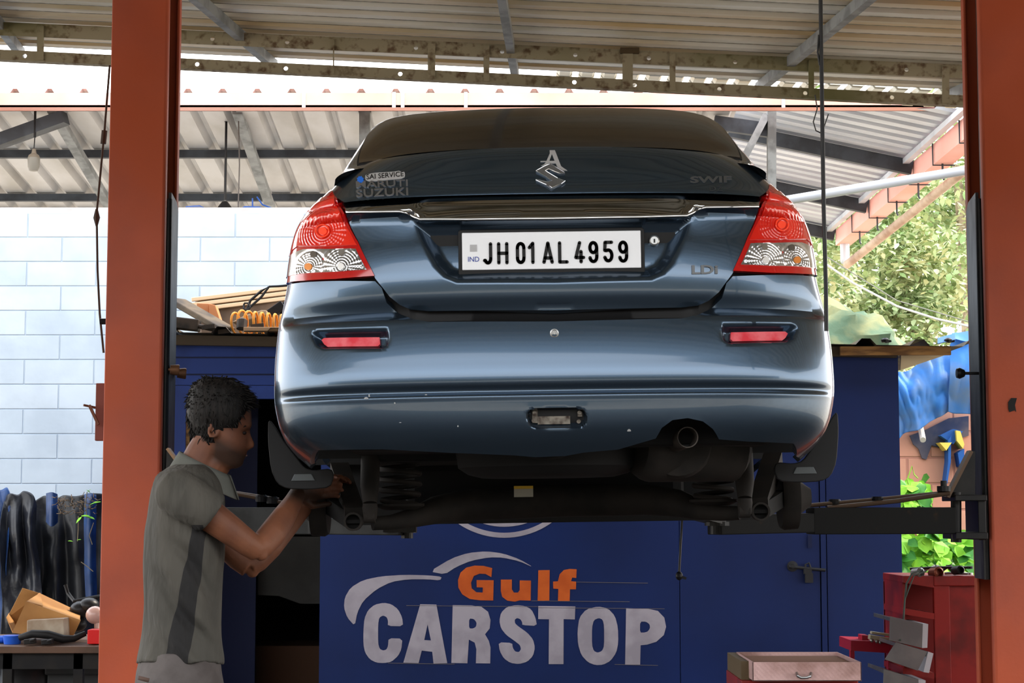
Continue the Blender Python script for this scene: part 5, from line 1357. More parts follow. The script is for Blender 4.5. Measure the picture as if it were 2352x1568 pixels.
for i in range(1500):
    v = rng.choice([rng.uniform(868, 935), rng.uniform(868, 1010)]); b0, f0, w0 = hd(max(874, v)); t = rng.uniform(0, 2*math.pi); X, Yv = math.cos(t), math.sin(t)
    if X > hairfront(v)-.04: continue
    c = (b0+f0)/2; p = H(c+((f0-b0)/2+6)*X, v, (w0+.007)*Yv)
    out = Vector((X*.55, Yv, .0)); dn = sstep(880, 960, v)
    d_ = out*.35+Vector((.55*(1 if X > -.1 else -.25), 0, .55-1.3*dn))+Vector((rng.uniform(-.4,.4), rng.uniform(-.3,.3), rng.uniform(-.35,.35))); d_.normalize()
    L = rng.uniform(.009, .019)
    if v < 930 and X > .75: L = rng.uniform(.02, .040); d_ = Vector((1, rng.uniform(-.3,.3), rng.uniform(-.5,.15))).normalized()
    hm.tube([p, p+d_*L*.6, p+d_*L+Vector((0,0,-.004))], [.0024,.0018,.0005], 4)
oh = hm.build('hair', m_hair, man, smooth=True, angle=180); oh.location = -base
for s in (-1, 1):
    oe = MB().ball(H(561,994,s*.033), (.007,.009,.005)).build('eye', M('eye_dark', (28,20,17), .7), man, smooth=True); oe.location = -base
    ob2 = MB().tube([H(568,980,s*.018), H(570,976,s*.030), H(562,978,s*.045), H(550,984,s*.054)], [.002,.004,.0035,.001], 8).build('eyebrow', m_hair, man, smooth=True); ob2.location = -base
om = MB().tube([H(566,1046,-.012), H(567,1046,0), H(566,1046,.012)], .0025, 6).build('mouth', M('lip_line', (74,40,34), .5), man, smooth=True); om.location = -base

# ------------------------------------------------------------ left background: bench and clutter
TY = 8.0
def T(px, py, dy=0): return P(px, py, TY+dy)
tz = T(0,1484).z
tb_ = empty('work_table', (T(60,1484).x, TY, 0), 'brown topped steel work table at bottom left behind the lift column', 'table')
def tp(mb, n, m, **k): o = mb.build(n, m, tb_, **k); o.location = -Vector(tb_.location); return o
tp(MB().box((T(-250,1500).x, TY, tz-.03), (T(330,1500).x, TY+.8, tz)), 'tabletop', M('table_brown', (92,70,56), .6, 0, (66,52,44), 5), bevel=.003)
tp(MB().box((T(-230,1500).x, TY+.04, tz-.10), (T(320,1500).x, TY+.07, tz-.03)), 'apron', m_black)
for px in (12, 175): 
    for dy in (.04, .7): x = T(px,1500).x; tp(MB().box((x-.02, TY+dy, 0), (x+.02, TY+dy+.04, tz-.03)), 'leg', m_black)
tp(MB().box((T(-230,1500).x, TY+.05, .30), (T(320,1500).x, TY+.75, .32)), 'lower_shelf', m_black)
# cardboard box, open at the left, tilted
def boxed(c, ex, ey, ez, sx, sy, sz): return c+ex*sx+ey*sy+ez*sz
A_ = T(48,1430,.28); e1 = (T(183,1448,.28)-T(35,1455,.28)); 
c0 = T(28,1450,.25); q1 = T(98,1380,.25); q2 = T(185,1425,.25); q3 = T(163,1462,.25); q0 = T(22,1452,.25)
bx = MB()
lf = [T(60,1382,.22), T(184,1424,.22), T(165,1464,.22), T(28,1452,.22)]
bk = [T(92,1362,.52), T(184,1405,.52), T(172,1442,.52), T(40,1436,.52)]
th = .003
bx.add(lf+[v+Vector((0,.004,0)) for v in lf], [(0,1,2,3),(7,6,5,4),(0,4,5,1),(1,5,6,2),(2,6,7,3)])
bx.add([lf[0], lf[1], bk[1], bk[0]], [(0,1,2,3)]); bx.add([lf[1], lf[2], bk[2], bk[1]], [(0,1,2,3)]); bx.add(bk, [(0,1,2,3)]); bx.add([lf[3], lf[2], bk[2], bk[3]], [(0,1,2,3)])
bx.add([lf[3], T(14,1418,.3), T(20,1408,.5), bk[3]], [(0,1,2,3)])
bx.add([bk[0], T(52,1350,.5), T(16,1420,.48), bk[3]], [(0,1,2,3)])
bx.add([lf[0], bk[0], T(86,1364,.5), T(98,1392,.24)], [(0,1,2,3)])
tag(bx.build('cardboard_box', m_card, solid=.003, fixn=False), 'open cardboard box tilted on its side on the work table', 'box')
tag(MB().prism([(62,1424),(146,1420),(148,1465),(61,1465)], lambda x, y: T(x, y, .12), (0,.14,0)).build('tin_box', M('stained_tin', (176,164,146), .5, .2, (130,104,80), 6), bevel=.003), 'small stained grey box standing in front of the cardboard box', 'box')
tag(MB().tube([T(46,1464,.1), T(75,1455,.08), T(110,1457,.08), T(145,1467,.08), T(170,1466,.1), T(196,1454,.12)], [.014,.018,.019,.018,.015,.012], 10).build('radiator_hose', m_rubber, smooth=True), 'curved black rubber hose lying on the table front', 'hose')
tag(MB().lathe(T(28,1480,.15), (0,0,1), [(0,.035),(.04,.042),(.042,.036)], 20).build('plastic_pot', M('bright_blue_plastic', (36,90,200), .4), smooth=True), 'bright blue plastic pot on the table left of the hose', 'pot')
tag(MB().ball(T(5,1468,.2), (.035,.03,.018)).build('blue_lid', M('bright_blue_plastic', (36,90,200))), 'small blue plastic lid at left frame edge on the table', 'lid')  # a blue lid, shaped as a flattened ball
tag(MB().box(tuple(T(200,1479,.08)), tuple(T(240,1443,.16))).build('red_tin', M('bright_red', (206,30,30), .4), bevel=.004), 'bright red tin at the right end of the table against the lift column', 'tin')
tag(MB().ball(T(218,1412,.3), (.042,.038,.040)).lathe(Vector((T(218,1412,.3).x+.01, T(218,1412,.3).y, tz)), (0,0,1), [(0,.035),(.01,.035),(.012,.012),(T(0,1412,.3).z-tz-.02,.012)], 14).build('round_lamp', M('pinkish_lamp', (196,160,150), .3, coat=.5), smooth=True), 'round pale lamp unit peeping out behind the lift column above the red tin', 'lamp')
tag(MB().tube([T(150,1342,.6), T(156,1362,.6), T(170,1380,.55), T(200,1374,.55), T(235,1368,.55)], .009, 8).build('bent_rod', m_black, smooth=True), 'bent dark rod rising behind the cardboard box', 'rod')
mb = MB()
for i, (px, py, r) in enumerate(((185,1400,.05),(205,1392,.05),(178,1432,.045))): mb.ball(T(px, py, .45), (r, r, r*.8))
tag(mb.build('black_bag', M('crumpled_black', (26,26,28), .4, bump=.6, bs=12), smooth=True), 'crumpled black plastic bundle behind right end of the cardboard box', 'bag')
for px, py, l in ((70,1474,'silver tipped black connector lying under the curved hose'), (110,1475,'black connector lying under the middle of the curved hose')):
    mb = MB(); mb.beam(T(px-14,py,.03), T(px+12,py-3,.03), .03, .022).beam(T(px-2,py-2,.0), T(px+8,py-5,.0), .01, .01)
    tag(mb.build('connector', m_black, bevel=.003), l, 'connector', 'connectors on the table')
for px, r, l in ((72,.13,'black ribbed bucket under the work table, left of two'), (178,.12,'dark box-shaped bin under the work table, right of two')):
    p = T(px,1500,.35); z0 = .32; mb = MB(); h = T(0,1530,.35).z-z0
    if px == 72:
        mb.lathe((p.x, p.y, z0), (0,0,1), [(0,r*.8),(h*.6,r*.95),(h*.62,r),(h*.75,r),(h*.76,r*.97),(h*.95,r*.98),(h,r*1.03),(h+.004,r*.95),(h*.5,r*.9)], 28)
        tag(mb.build('bucket', M('bucket_black', (40,40,42), .35), smooth=True), l, 'bucket')
    else:
        mb.box((p.x-.11, p.y-.1, z0), (p.x+.13, p.y+.1, h+z0)).box((p.x-.12, p.y-.11, h+z0-.03), (p.x+.14, p.y+.11, h+z0+.01))
        tag(mb.build('bin', M('bin_grey', (62,64,66), .5), bevel=.008), l, 'bin')
# tarpaulins draped along the wall foot
zt = P(0,1134,10.9).z
def tz_(px, py, Y): return P(px, py, Y)
cloth('tarpaulin', [[tz_(px, py, 10.9) for px, py in ((78,1150),(100,1138),(130,1142),(150,1136),(180,1140),(230,1136),(300,1140))],
                    [tz_(px, 1250, 10.8+.06*(i % 2)) for i, px in enumerate((76,100,130,155,180,230,300))],
                    [tz_(px, 1400, 10.75+.06*(i % 2)) for i, px in enumerate((74,100,130,155,180,230,300))],
                    [tz_(px, 1640, 10.7) for px in (74,100,130,155,180,230,300)]], m_tarpk, 'black tarpaulin draped below the block wall, beside the lift column', 'tarpaulin', 3, .05, fr=4.5)
cloth('tarpaulin', [[tz_(px, py, 10.8) for px, py in ((-120,1120),(-40,1128),(0,1126),(18,1120),(28,1150))],
                    [tz_(px, 1250, 10.7+.05*(i % 2)) for i, px in enumerate((-120,-40,0,16,24))],
                    [tz_(px, 1400, 10.7) for px in (-120,-40,0,10,14)],
                    [tz_(px, 1640, 10.6) for px in (-120,-40,0,6,8)]], m_tarpb, 'blue tarpaulin hanging at the far left edge below the block wall', 'tarpaulin', 5, .06)
cloth('tarpaulin', [[tz_(px, py, 10.78) for px, py in ((14,1140),(30,1132),(48,1136),(62,1128),(84,1136),(95,1160))],
                    [tz_(px, 1240, 10.66+.07*(i % 2)) for i, px in enumerate((4,24,44,60,76,90))],
                    [tz_(px, 1400, 10.66) for px in (0,24,44,60,80,100)],
                    [tz_(px, 1640, 10.6) for px in (0,24,44,60,80,100)]], M('black_glossy_plastic', (34,36,42), .3, 0, (70,72,78), 5, .55, .75, bump=.6, bs=12), 'shiny black plastic sheet gathered between the two hanging tarpaulins', 'plastic sheet', 8, .06, fr=5)
for px, w, nm in ((118,12,'narrow blue tarpaulin fold showing at top of the black tarpaulin'),(208,12,'blue tarpaulin strip hanging next to the lift column')):
    cloth('tarpaulin_strip', [[tz_(px-w,1134,10.66), tz_(px,1132,10.62), tz_(px+w,1136,10.66)], [tz_(px-w,1170,10.6), tz_(px,1170,10.56), tz_(px+w,1170,10.6)], [tz_(px-w,1200 if px < 150 else 1370,10.6), tz_(px,1210 if px < 150 else 1380,10.56), tz_(px+w,1200 if px < 150 else 1370,10.6)]], m_tarpb, nm, 'tarpaulin', px, .03)
def leaf(mb, p, d, L, w, up=Vector((0,-.3,1))):
    d = Vector(d).normalized(); s = d.cross(up).normalized(); n = s.cross(d)
    pts = [p, p+d*L*.3+s*w*.5+n*L*.04, p+d*L*.65+s*w*.42+n*L*.03, p+d*L-n*L*.05, p+d*L*.65-s*w*.42+n*L*.03, p+d*L*.3-s*w*.5+n*L*.04]
    mb.add(pts, [(0,1,2,3,4,5)])
pl_ = empty('seedling', tz_(195,1180,10.5), 'small green weed sprouting at the top of the black tarpaulin by the column', 'plant')
mb = MB()
for (px, py, dx, dz, L) in ((205,1160,.8,.35,.06),(215,1157,.6,.2,.05),(188,1186,-.5,-.6,.05),(186,1184,.9,-.05,.06),(200,1186,.9,-.25,.05),(200,1130,.5,.4,.03),(208,1132,-.4,.4,.03),(168,1243,-.6,.1,.03),(176,1240,.6,.1,.03)):
    leaf(mb, tz_(px, py, 10.5), (dx,-.2,dz), L, L*.5)
o = mb.build('leaves', m_leafC, pl_, fixn=False, solid=.001); o.location = -Vector(pl_.location)
mb = MB()
for L in (((200,1190),(196,1160),(200,1130)),((180,1185),(180,1215),(178,1243)),((186,1290),(200,1300),(214,1312)),((215,1200),(205,1230),(212,1250))): mb.tube([tz_(a, b, 10.51) for a, b in L], .0025, 5)
o = mb.build('stem', M('stem_tan', (130,116,92), .8), pl_); o.location = -Vector(pl_.location)
mb = MB(); rg_ = random.Random(2)
for i in range(60):
    px, py = rg_.uniform(130,218), rg_.uniform(1138,1178); a = rg_.uniform(0, 6.28); L = rg_.uniform(8,26)
    mb.tube([tz_(px, py, 10.55), tz_(px+L*math.cos(a)*.5, py+L*math.sin(a)*.3+3, 10.53), tz_(px+L*math.cos(a), py+L*math.sin(a)*.6, 10.55)], .0022, 4)
tag(mb.build('dry_twigs', M('dry_twig', (110,92,74), .9)), 'dry tangled twigs lying along the tarpaulin top near the column', 'twigs', kind='stuff')

# hanging items
tag(MB().tube([P(252,150,7.3), P(240,300,7.3), P(222,490,7.3), P(224,620,7.3), P(229,720,7.3), P(238,810,7.3)], .0045, 8).tube([P(240,300,7.3), P(237,330,7.3)], .012, 8).tube([P(222,480,7.3), P(222,500,7.3), P(222,520,7.3)], [.005,.014,.004], 8).build('hanging_wire', M('wire_brown', (66,52,44), .7), smooth=True), 'slack brown wire hanging along the left side of the left lift column', 'wire')
tag(MB().tube([P(1884,-60,4.95), P(1886,100,4.95), P(1889,300,4.95), P(1892,480,4.95), P(1897,660,4.95), P(1898,760,4.95)], .0058, 10).tube([P(1881,80,4.95), P(1878,120,4.95), P(1883,150,4.95)], .003, 6).build('lift_cable', m_black, smooth=True), 'taut dark vertical cable hanging just right of the car', 'cable')
tag(MB().tube([P(1872,218,5.0), P(1877,250,5.0), P(1868,280,5.0), P(1874,300,5.0), P(1886,306,5.0)], .0018, 5).tube([P(1903,262,5.0), P(1890,300,5.0)], .0018, 5).build('thin_wire', m_black), 'thin twisted wire curling beside the vertical cable below the truss', 'wire')
pd = MB().tube([P(1568,1170,6.6), P(1564,1240,6.6), P(1560,1312,6.6)], .004, 8)
o = empty('hanging_switch', P(1566,1170,6.6), 'small black switch dangling on a cord under the car before the blue door', 'switch')
a = pd.build('cord', m_black, o); a.location = -Vector(o.location)
a = MB().ball(P(1560,1322,6.6), (.013,.012,.016)).beam(P(1556,1322,6.6), P(1576,1328,6.6), .012, .01).build('switch_body', m_black, o); a.location = -Vector(o.location)
# bulb lamp
o = empty('hanging_lamp', P(80,245,12.75), 'white bulb lamp hanging on a black cord at the upper left', 'lamp')
def sub(mb, n, m, **k): q = mb.build(n, m, o, **k); q.location = -Vector(o.location); return q
sub(MB().tube([P(81,240,12.75), P(80,316,12.75)], .009, 8).tube([P(80,316,12.75), P(78,342,12.75)], .004, 6), 'cord', m_black)
b0 = P(77,394,12.75); h = P(77,342,12.75).z-b0.z
sub(MB().lathe(b0, (0,0,1), [(0,.01),(.004,.03),(h*.2,.040),(h*.55,.043),(h*.6,.042)], 24), 'bulb', M('frosted_bulb', (120,115,105), .35), smooth=True)
sub(MB().lathe(b0+Vector((0,0,h*.6)), (0,0,1), [(0,.043),(h*.12,.036),(h*.2,.018),(h*.4,.012)], 24), 'bulb_base', M('bulb_base_grey', (120,110,96), .5), smooth=True)
# ceiling fan
o = empty('ceiling_fan', P(520,255,13.0), 'black-rodded ceiling fan with blue blades partly hidden behind the block wall', 'fan')
sub(MB().lathe(P(519,280,13.0), (0,0,1), [(0,.012),(.04,.03),(.075,.05)], 16), 'canopy', m_black, smooth=True)
sub(MB().tube([P(520,262,13.0), P(517,460,13.0)], .009, 10), 'rod', m_black, smooth=True)
sub(MB().lathe(P(516,485,13.0), (0,0,1), [(-.12,.11),(-.06,.12),(-.01,.09),(0,.065),(.03,.05),(.07,.02)], 24), 'motor', m_black, smooth=True)
for a in (12, 132, 252):
    c = P(516,492,13.0)+Vector((0,0,-.04)); d_ = Vector((math.cos(math.radians(a)), math.sin(math.radians(a)), 0)); s_ = Vector((-d_.y, d_.x, .25)).normalized()
    mb = MB(); q = [c+d_*.1-s_*.03, c+d_*.5-s_*.065, c+d_*.58, c+d_*.5+s_*.065, c+d_*.1+s_*.03]; t_ = Vector((0,0,.006))
    mb.add(q+[p+t_ for p in q], [(4,3,2,1,0),(5,6,7,8,9)]+[(i, (i+1) % 5, 5+(i+1) % 5, 5+i) for i in range(5)]); sub(mb, 'blade', M('fan_blue', (40,80,150), .4))
o = tag(MB().tube([P(548,278,12.9), P(550,380,12.9), P(547,478,12.9)], .005, 6).build('hanging_wire', M('wire_grey', (90,84,80), .7)), 'thin slack wire hanging just right of the fan rod', 'wire')
tag(MB().tube([P(580,455,12.9), P(580,478,12.9)], .006, 6).tube([P(590,452,12.9), P(603,470,12.9), P(624,478,12.9)], .006, 6).prism([(548,480),(562,473),(600,474),(590,480)], lambda x, y: P(x, y, 12.85), (0,.08,0)).build('wall_lamp', M('fan_blue', (40,80,150))), 'blue shaded lamp on a short curved arm above the block wall', 'lamp')

# ------------------------------------------------------------ right background
tag(cloth('tarpaulin', [[P(px, py, 13.3) for px, py in ((2056,856),(2090,846),(2120,830),(2165,812),(2198,796))],
                        [P(px, py, 13.2) for px, py in ((2056,900),(2090,895),(2120,890),(2160,880),(2198,868))],
                        [P(px, py, 13.25) for px, py in ((2056,1012),(2076,990),(2110,980),(2160,958),(2196,932))]], m_tarpl, None, None, 3, .09, fr=5), 'bright blue tarpaulin hanging beside the cabin, larger sheet', 'tarpaulin')
tag(cloth('tarpaulin', [[P(px, py, 13.2) for px, py in ((2180,790),(2195,778),(2240,765))],
                        [P(px, py, 13.1) for px, py in ((2180,860),(2200,860),(2250,860))],
                        [P(px, py, 13.2) for px, py in ((2180,944),(2200,950),(2250,952))]], m_tarpl, None, None, 9, .05), 'bright blue tarpaulin hanging close to the right lift column', 'tarpaulin')
tag(MB().prism([(2090,1000),(2130,985),(2180,960),(2225,955),(2225,1000),(2190,1012),(2165,1030),(2140,1022),(2128,1055),(2118,1052),(2110,1030),(2098,1020)], lambda x, y: P(x, y, 13.38), (0,.03,0)).build('torn_cloth', M('torn_navy', (52,60,84), .8, 0, (90,84,92), 5)), 'torn dark cloth hanging below the bright blue tarpaulin', 'cloth')
mb = MB().prism([(2160,1000),(2190,985),(2212,990),(2190,1020)], lambda x, y: P(x, y, 13.3), (0,.12,0)).prism([(2185,1000),(2184,1060),(2176,1110),(2172,1110),(2178,1060),(2178,1010)], lambda x, y: P(x, y, 13.28), (0,.13,0)).prism([(2200,1040),(2215,1030),(2215,1075),(2205,1070)], lambda x, y: P(x, y, 13.28), (0,.13,0))
tag(mb.build('blue_rag', M('rag_blue', (36,84,150), .7)), 'blue rag with trailing strap knotted below the tarpaulins', 'rag')
tag(MB().prism([(2158,1016),(2186,1016),(2174,1034)], lambda x, y: P(x, y, 13.26), (0,.15,0)).prism([(2196,988),(2206,990),(2215,1020),(2212,1030),(2198,1012)], lambda x, y: P(x, y, 13.26), (0,.15,0)).build('yellow_rag', M('rag_yellow', (220,196,90), .7)), 'yellow rag scraps caught on the blue rag near right column', 'rag')
tag(MB().tube([P(2112,970,13.42), P(2120,1010,13.2)], .022, 10).build('pipe_end', M('pipe_white', (190,184,176), .6)), 'short pale pipe end sticking out under the tarpaulin', 'pipe')
for i, (a, b_, YY) in enumerate((((2150,778),(2190,770),10.3), ((2188,766),(2230,758),13.2))):
    tag(cloth('tarpaulin_scrap', [[P(a[0], a[1], YY), P(b_[0], b_[1], YY)], [P(a[0], a[1]+12, YY-.1), P(b_[0], b_[1]+(26 if i else 14), YY-.1)]], m_tarpl, None, None, i, .03), ('small bright blue tarpaulin scrap on the cabin roof end', 'crumpled blue tarpaulin top beside the right lift column')[i], 'tarpaulin')
# cables in front of the trees
tag(MB().tube([P(1898,607,12.2), P(1960,650,12.2), P(2060,703,12.2), P(2150,732,12.2), P(2230,750,12.2)], .0075, 8).build('overhead_cable', M('cable_white', (226,226,220), .5), smooth=True), 'white cable sagging in front of the trees from car to right column', 'cable')
tag(MB().tube([P(1890,584,12.6), P(1960,628,12.6), P(2060,690,12.6), P(2230,740,12.6)], .004, 6).build('overhead_wire', M('cable_grey', (140,140,130), .6)), 'thin grey wire sagging just above the white cable', 'cable')

def tree(label, c, R, n, mats, trunk, seed, size=.16, spread=(1,1,1)):
    rg = random.Random(seed); root = empty('tree', (c[0], c[1], 0), label, 'tree', 'trees beyond the cabin')
    mb = MB(); mb.cur = 0
    cl = [Vector((rg.gauss(0,.42)*R*spread[0], rg.gauss(0,.4)*R*spread[1], rg.gauss(0,.42)*R*spread[2])) for _ in range(46)]
    lv = []
    for i in range(n):
        q = rg.choice(cl); p = Vector((c[0], c[1], c[2]))+q+Vector((rg.gauss(0,.13), rg.gauss(0,.13), rg.gauss(0,.10)))*R
        d_ = Vector((rg.uniform(-1,1), rg.uniform(-1,1), rg.uniform(-.9,.4))).normalized(); s_ = size*rg.uniform(.6,1.3)
        leaf(mb, p, d_, s_, s_*.55, Vector((rg.uniform(-.6,.6), rg.uniform(-.6,.6), 1)))
        mb.mi[-1] = 0 if rg.random() < .6 else 1
    o = mb.build('foliage', mats, root, fixn=False); o.location = -Vector(root.location)
    mb = MB()
    for (a, b_, r0, r1) in trunk: mb.tube([a, a.lerp(b_, .5)+Vector((rg.uniform(-.1,.1), 0, rg.uniform(-.1,.1))), b_], [r0, (r0+r1)/2, r1], 8)
    o = mb.build('trunk', m_bark, root, smooth=True); o.location = -Vector(root.location)
def W(px, py, Y): return P(px, py, Y)
c = W(2060,680,19)
tree('pale green tree right behind the cabin roof, with drooping leaves', (c.x, c.y, c.z), 1.15, 9000, [m_leafB, m_leafA], [(Vector((c.x+.3, c.y, 0)), W(2110,780,19), .07, .05), (W(2110,790,19), W(2180,690,18.8), .035, .015), (W(2110,780,19), W(2030,700,19), .03, .012)], 3, .095)
c = W(2170,470,24)
tree('taller tree with thin speckled crown and forked grey trunk behind the pink gutter', (c.x+.2, c.y, c.z), 1.9, 6500, [m_leafA, m_leafB], [(Vector((W(2225,700,24).x, 24, 0)), W(2215,560,24), .12, .10), (W(2215,560,24), W(2195,380,24), .09, .05), (W(2212,540,24), W(2240,300,24), .06,.03)], 8, .11)
c = W(1950,560,27)
tree('dense green tree farthest left beside the car tail lamp', (c.x, c.y, c.z), 1.9, 6500, [m_leafA, m_leafB], [(Vector((c.x, c.y, 0)), Vector((c.x, c.y, c.z)), .12, .06)], 11, .16)
c = W(2330,560,26)
tree('green tree beyond the right lift column', (c.x, c.y, c.z), 2.6, 5000, [m_leafA, m_leafB], [(Vector((c.x, c.y, 0)), Vector((c.x, c.y, c.z)), .12, .06)], 12, .18)
# vine on the laterite wall
rg = random.Random(9); vr = empty('climbing_vine', P(2140,1300,12.9), 'bright green vine with heart-shaped leaves climbing between cabin and red trolley', 'vine')
mb = MB()
for i in range(430):
    px = rg.uniform(2060,2225); py = 1225+abs(rg.gauss(0,.5))*190 if rg.random() < .85 else rg.uniform(1100,1170)
    if py < 1215: px = rg.uniform(2066,2120)
    p = P(px, py, rg.uniform(12.7,13.2)); d_ = Vector((rg.uniform(-.7,.7), -.5, rg.uniform(-1,.2))).normalized(); L = rg.uniform(.07,.15)
    leaf(mb, p, d_, L, L*.85, Vector((rg.uniform(-.4,.4), -1, .6)))
    mb.mi[-1] = rg.choice([0,0,1])
o = mb.build('leaves', [m_leafC, M('leaf_deep', (50,120,40), .5, 0, (80,150,50), 8)], vr, fixn=False); o.location = -Vector(vr.location)
mb = MB()
for k in range(9):
    x = 2070+k*18; mb.tube([P(x, 1440, 13.0), P(x+rg.uniform(-14,14), 1340, 12.9), P(x+rg.uniform(-10,10), 1230+rg.uniform(-10,20), 13.0)], .005, 5)
mb.tube([P(2070,1180,12.9), P(2090,1130,12.9), P(2084,1100,12.9), P(2095,1070,12.9), P(2100,1090,12.9), P(2108,1098,12.9)], .005, 5)
o = mb.build('stem', M('vine_stem', (150,190,70), .6), vr); o.location = -Vector(vr.location)

# red tool trolley with pulled-out grey drawers
RY = 8.3
def R(px, py, dy=0): return P(px, py, RY+dy)
rt = empty('tool_trolley', (R(2180,1500).x, RY, 0), 'red steel tool trolley with loose grey drawers, right of the blue cabin', 'tool trolley')
def rp(mb, n, m, **k): q = mb.build(n, m, rt, **k); q.location = -Vector(rt.location); return q
xa, xb, xc = R(2076,1400).x, R(2146,1400).x, R(2222,1400).x
zt = R(0,1322).z
rp(MB().prism([(2074,1322),(2146,1322),(2146,1350),(2074,1338)], lambda x, y: R(x, y, .0), (0,.45,0)).box((xb, RY-.004, R(0,1345).z), (R(2258,1500).x, RY+.45, zt)), 'top_rim', m_redp, bevel=.003)
rp(MB().box((xb, RY, 0), (R(2184,1500).x, RY+.03, R(0,1345).z)).box((R(2184,1500).x, RY+.03, 0), (R(2258,1500).x, RY+.05, R(0,1345).z)), 'side_panel', m_redp, bevel=.002)
rp(MB().box((xa+.0, RY+.42, 0), (R(2258,1500).x, RY+.45, zt-.04)), 'back_panel', M('red_cabinet_dark', (110,22,20), .5))
rp(MB().box((xa, RY+.02, 0), (xa+.012, RY+.44, R(0,1332).z)), 'side_panel', m_redp)
for py in (1408, 1545): rp(MB().prism([(2074,py-12),(2146,py),(2146,py+14),(2074,py+2)], lambda x, y: R(x, y, .0), (0,.42,0)), 'shelf', m_redp)
for i, (q, f) in enumerate((([(2044,1415),(2120,1432),(2118,1488),(2043,1470)], [(2120,1432),(2132,1433),(2130,1487),(2118,1488)]), ([(2058,1474),(2130,1496),(2108,1540),(2032,1514)], [(2132,1496),(2144,1500),(2134,1545),(2121,1543)]), ([(2030,1536),(2110,1560),(2110,1600),(2028,1590)], [(2110,1560),(2126,1562),(2126,1600),(2110,1600)]))):
    dr = rp(MB().prism(q, lambda x, y: R(x, y, -.25-.02*i), (0,.006,0)).prism([(q[0][0]+4,q[0][1]+3),(q[1][0]-2,q[1][1]+3),(q[1][0]-2,q[1][1]+12),(q[0][0]+4,q[0][1]+12)], lambda x, y: R(x, y, -.24), (0,.4,-.0)), 'drawer', m_alu, bevel=.001)
    k_ = MB().prism(f, lambda x, y: R(x, y, -.24-.02*i), (0,.35,0)).build('drawer_side', M('drawer_pale', (176,180,186), .4, .5), dr)
# tools on trolley
tools = [('chrome socket lying on the trolley, leftmost',2100,1312,.022),('brown-tinted round socket on the trolley beside the chrome one',2142,1312,.026),('dark pneumatic tool end on the trolley near the right column',2192,1306,.02)]
for l, px, py, r in tools:
    tag(MB().lathe(R(px, py+4, .05), (.4,-1,.1), [(0,r),(.05,r),(.055,r*.7),(.03,r*.6)], 18).build('socket', m_steel if px < 2110 else (M('socket_brown', (120,70,54), .3, .7) if px < 2150 else m_black), smooth=True), l, 'socket', 'sockets on the red trolley')
for i, (x0, y0, x1, y1) in enumerate(((2090,1306,2228,1303),(2110,1316,2150,1300),(2158,1318,2180,1300),(2170,1316,2228,1318),(2175,1302,2212,1320))):
    mb = MB().tube([R(x0,y0,.1+.02*i), R((x0+x1)/2,(y0+y1)/2-2,.1+.02*i), R(x1,y1,.1+.02*i)], .006, 8).lathe(R(x1,y1,.1+.02*i), (0,0,1), [(-.006,.014),(.006,.014)], 10)
    tag(mb.build('spanner', m_steel if i % 2 else m_black), ('long thin dark spanner lying across the top of the red trolley','short silver spanner leaning over the sockets on the trolley','short dark spanner between sockets and right column','silver spanner lying flat toward the right lift column','dark spanner propped slanting near the right column')[i], 'spanner', 'spanners on the red trolley')
tag(MB().tube([R(2120,1308,-.05), R(2095,1316,-.06), R(2082,1340,-.06), R(2078,1380,-.06), R(2074,1440,-.06), R(2068,1470,-.26)], .004, 6).tube([R(2130,1310,-.05), R(2100,1320,-.07), R(2088,1350,-.07), R(2080,1372,-.06)], .003, 6).build('trailing_wire', M('wire_greygreen', (70,80,74), .6)), 'dark wires trailing down the left corner of the red trolley', 'wire')
# low red frame with clutter
lf_ = empty('tool_rack', (R(2000,1500,.3).x, RY+.3, 0), 'low dark red frame rack in front of the blue cabin beside the drawers', 'rack')
def lp(mb, n, m): q = mb.build(n, m, lf_, bevel=.002); q.location = -Vector(lf_.location); return q
m_red2 = M('dark_crimson_paint', (140,20,40), .4)
lp(MB().prism([(1954,1470),(2050,1474),(2050,1500),(1954,1494)], lambda x, y: R(x, y, .3), (0,.3,0)), 'rail', m_red2)
for px in (1954, 2040): lp(MB().box((R(px,1500,.3).x, RY+.31, 0), (R(px+10,1500,.3).x, RY+.34, R(0,1494,.3).z)), 'leg', m_red2)
lp(MB().prism([(1980,1458),(1996,1459),(1996,1472),(1980,1472)], lambda x, y: R(x, y, .35), (0,.1,0)), 'lip', m_red2)
tag(MB().beam(R(1996,1462,.3), R(2046,1470,.3), .05, .022).beam(R(2000,1452,.32), R(2044,1458,.32), .04, .012).build('metal_offcut', M('offcut_pale', (170,166,140), .4, .5), bevel=.002), 'pale bent metal offcut lying on the low red rack', 'offcut')
mb = MB()
for i, (px, py) in enumerate(((2003,1470),(2014,1472),(2022,1474),(2030,1471))): tag(MB().ball(R(px, py, .28), .010, 10, 6).build('bolt', m_steel, smooth=True), ('leftmost','second','third','rightmost')[i]+' of the small shiny bolts on the low red rack', 'bolt', 'bolts on the low rack')
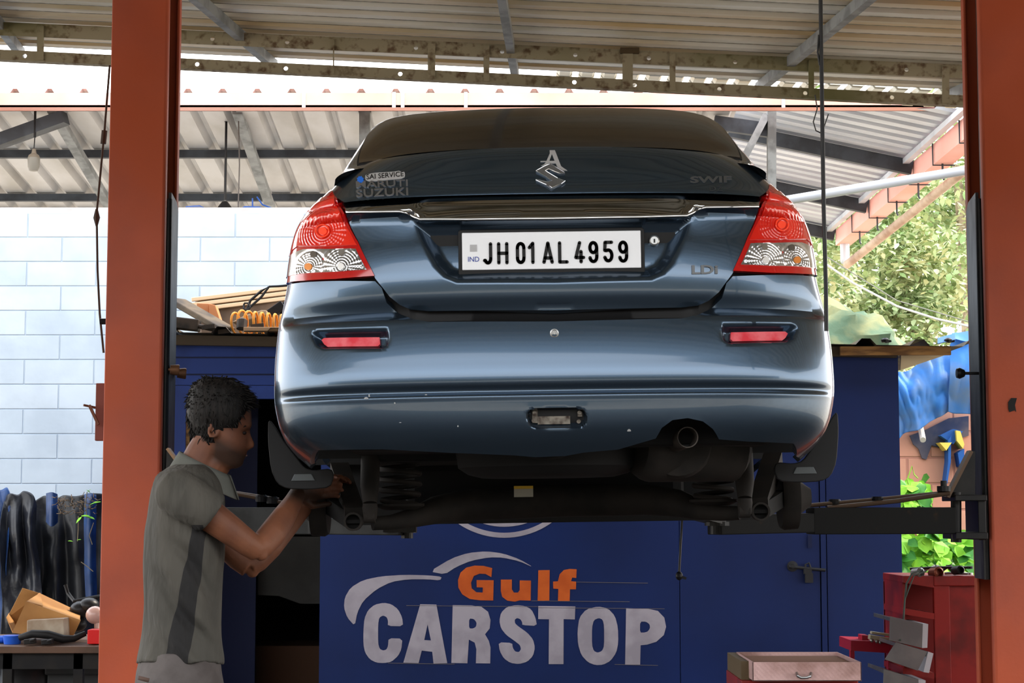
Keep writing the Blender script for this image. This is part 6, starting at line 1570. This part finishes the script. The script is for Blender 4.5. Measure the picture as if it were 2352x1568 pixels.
# open chequer-plate drawer in the foreground
OY = 6.2
def O(px, py, dy=0): return P(px, py, OY+dy)
ch = empty('tool_chest', (O(1830,1600).x, OY, 0), 'red tool chest with open chequer-plate drawer at the bottom right', 'tool chest')
def cq(mb, n, m, par=None, **k): q = mb.build(n, m, par or ch, **k); q.location = -Vector(ch.location) if not par else Vector((0,0,0)); return q
xl, xr = O(1728,1500).x, O(1978,1500).x; zt = O(0,1520).z; zb = O(0,1564).z
def M_cheq():
    m = M('chequer_plate', (206,170,166), .35, .55, (150,116,108), 7, .5, .75)
    nt = m.node_tree; b = nt.nodes['Principled BSDF']
    t = nt.nodes.new('ShaderNodeTexCoord'); w1 = nt.nodes.new('ShaderNodeTexWave'); w1.wave_type = 'BANDS'; w1.bands_direction = 'DIAGONAL'; w1.inputs['Scale'].default_value = 38; w1.inputs['Distortion'].default_value = 5; w1.inputs['Detail'].default_value = 2; w1.inputs['Detail Scale'].default_value = 18
    nt.links.new(t.outputs['Object'], w1.inputs['Vector']); bu = nt.nodes.new('ShaderNodeBump'); bu.inputs['Strength'].default_value = .5; bu.inputs['Distance'].default_value = .003
    nt.links.new(w1.outputs[0], bu.inputs['Height']); nt.links.new(bu.outputs[0], b.inputs['Normal']); return m
mc = M_cheq()
dr = cq(MB().box((xl, OY, zb), (xr, OY+.004, zt)).box((xl, OY, zb), (xl+.004, OY+.45, zt)).box((xr-.004, OY, zb), (xr, OY+.45, zt)).box((xl, OY, zb), (xr, OY+.45, zb+.004)).box((xl, OY+.446, zb), (xr, OY+.45, zt)), 'drawer', mc, bevel=.001)
cq(MB().tube([O(1830,1545,0), O(1832,1552,-.02), O(1840,1556,-.022), O(1852,1556,-.022), O(1861,1553,-.02), O(1863,1545,0)], .0045, 8), 'drawer_handle', m_steel, dr, smooth=True)
cq(MB().box((xl-.03, OY+.06, 0), (xr, OY+.5, zb-.004)), 'carcass', m_redp, bevel=.003)
cq(MB().box((O(1702,1500,.1).x, OY+.1, 0), (O(1722,1500,.1).x, OY+.5, O(0,1518,.1).z)), 'corner_post', M('rusty_cap', (84,70,50)))
cq(MB().box((xl+.01, OY+.02, zb+.01), (xr-.01, OY+.43, zt-.012)), 'drawer_liner', M('rust_liner', (110,70,44), .8), dr)

# added wall behind the camera: darkens the car's reflections, blocks low sky light
mb = MB(); mb.box((-24, -12, 0), (24, -11.7, 4.8)); tag(mb.build('wall_light_block', M('light_block_grey', (84,82,76), .85, 0, (58,62,52), .6)), kind='structure')
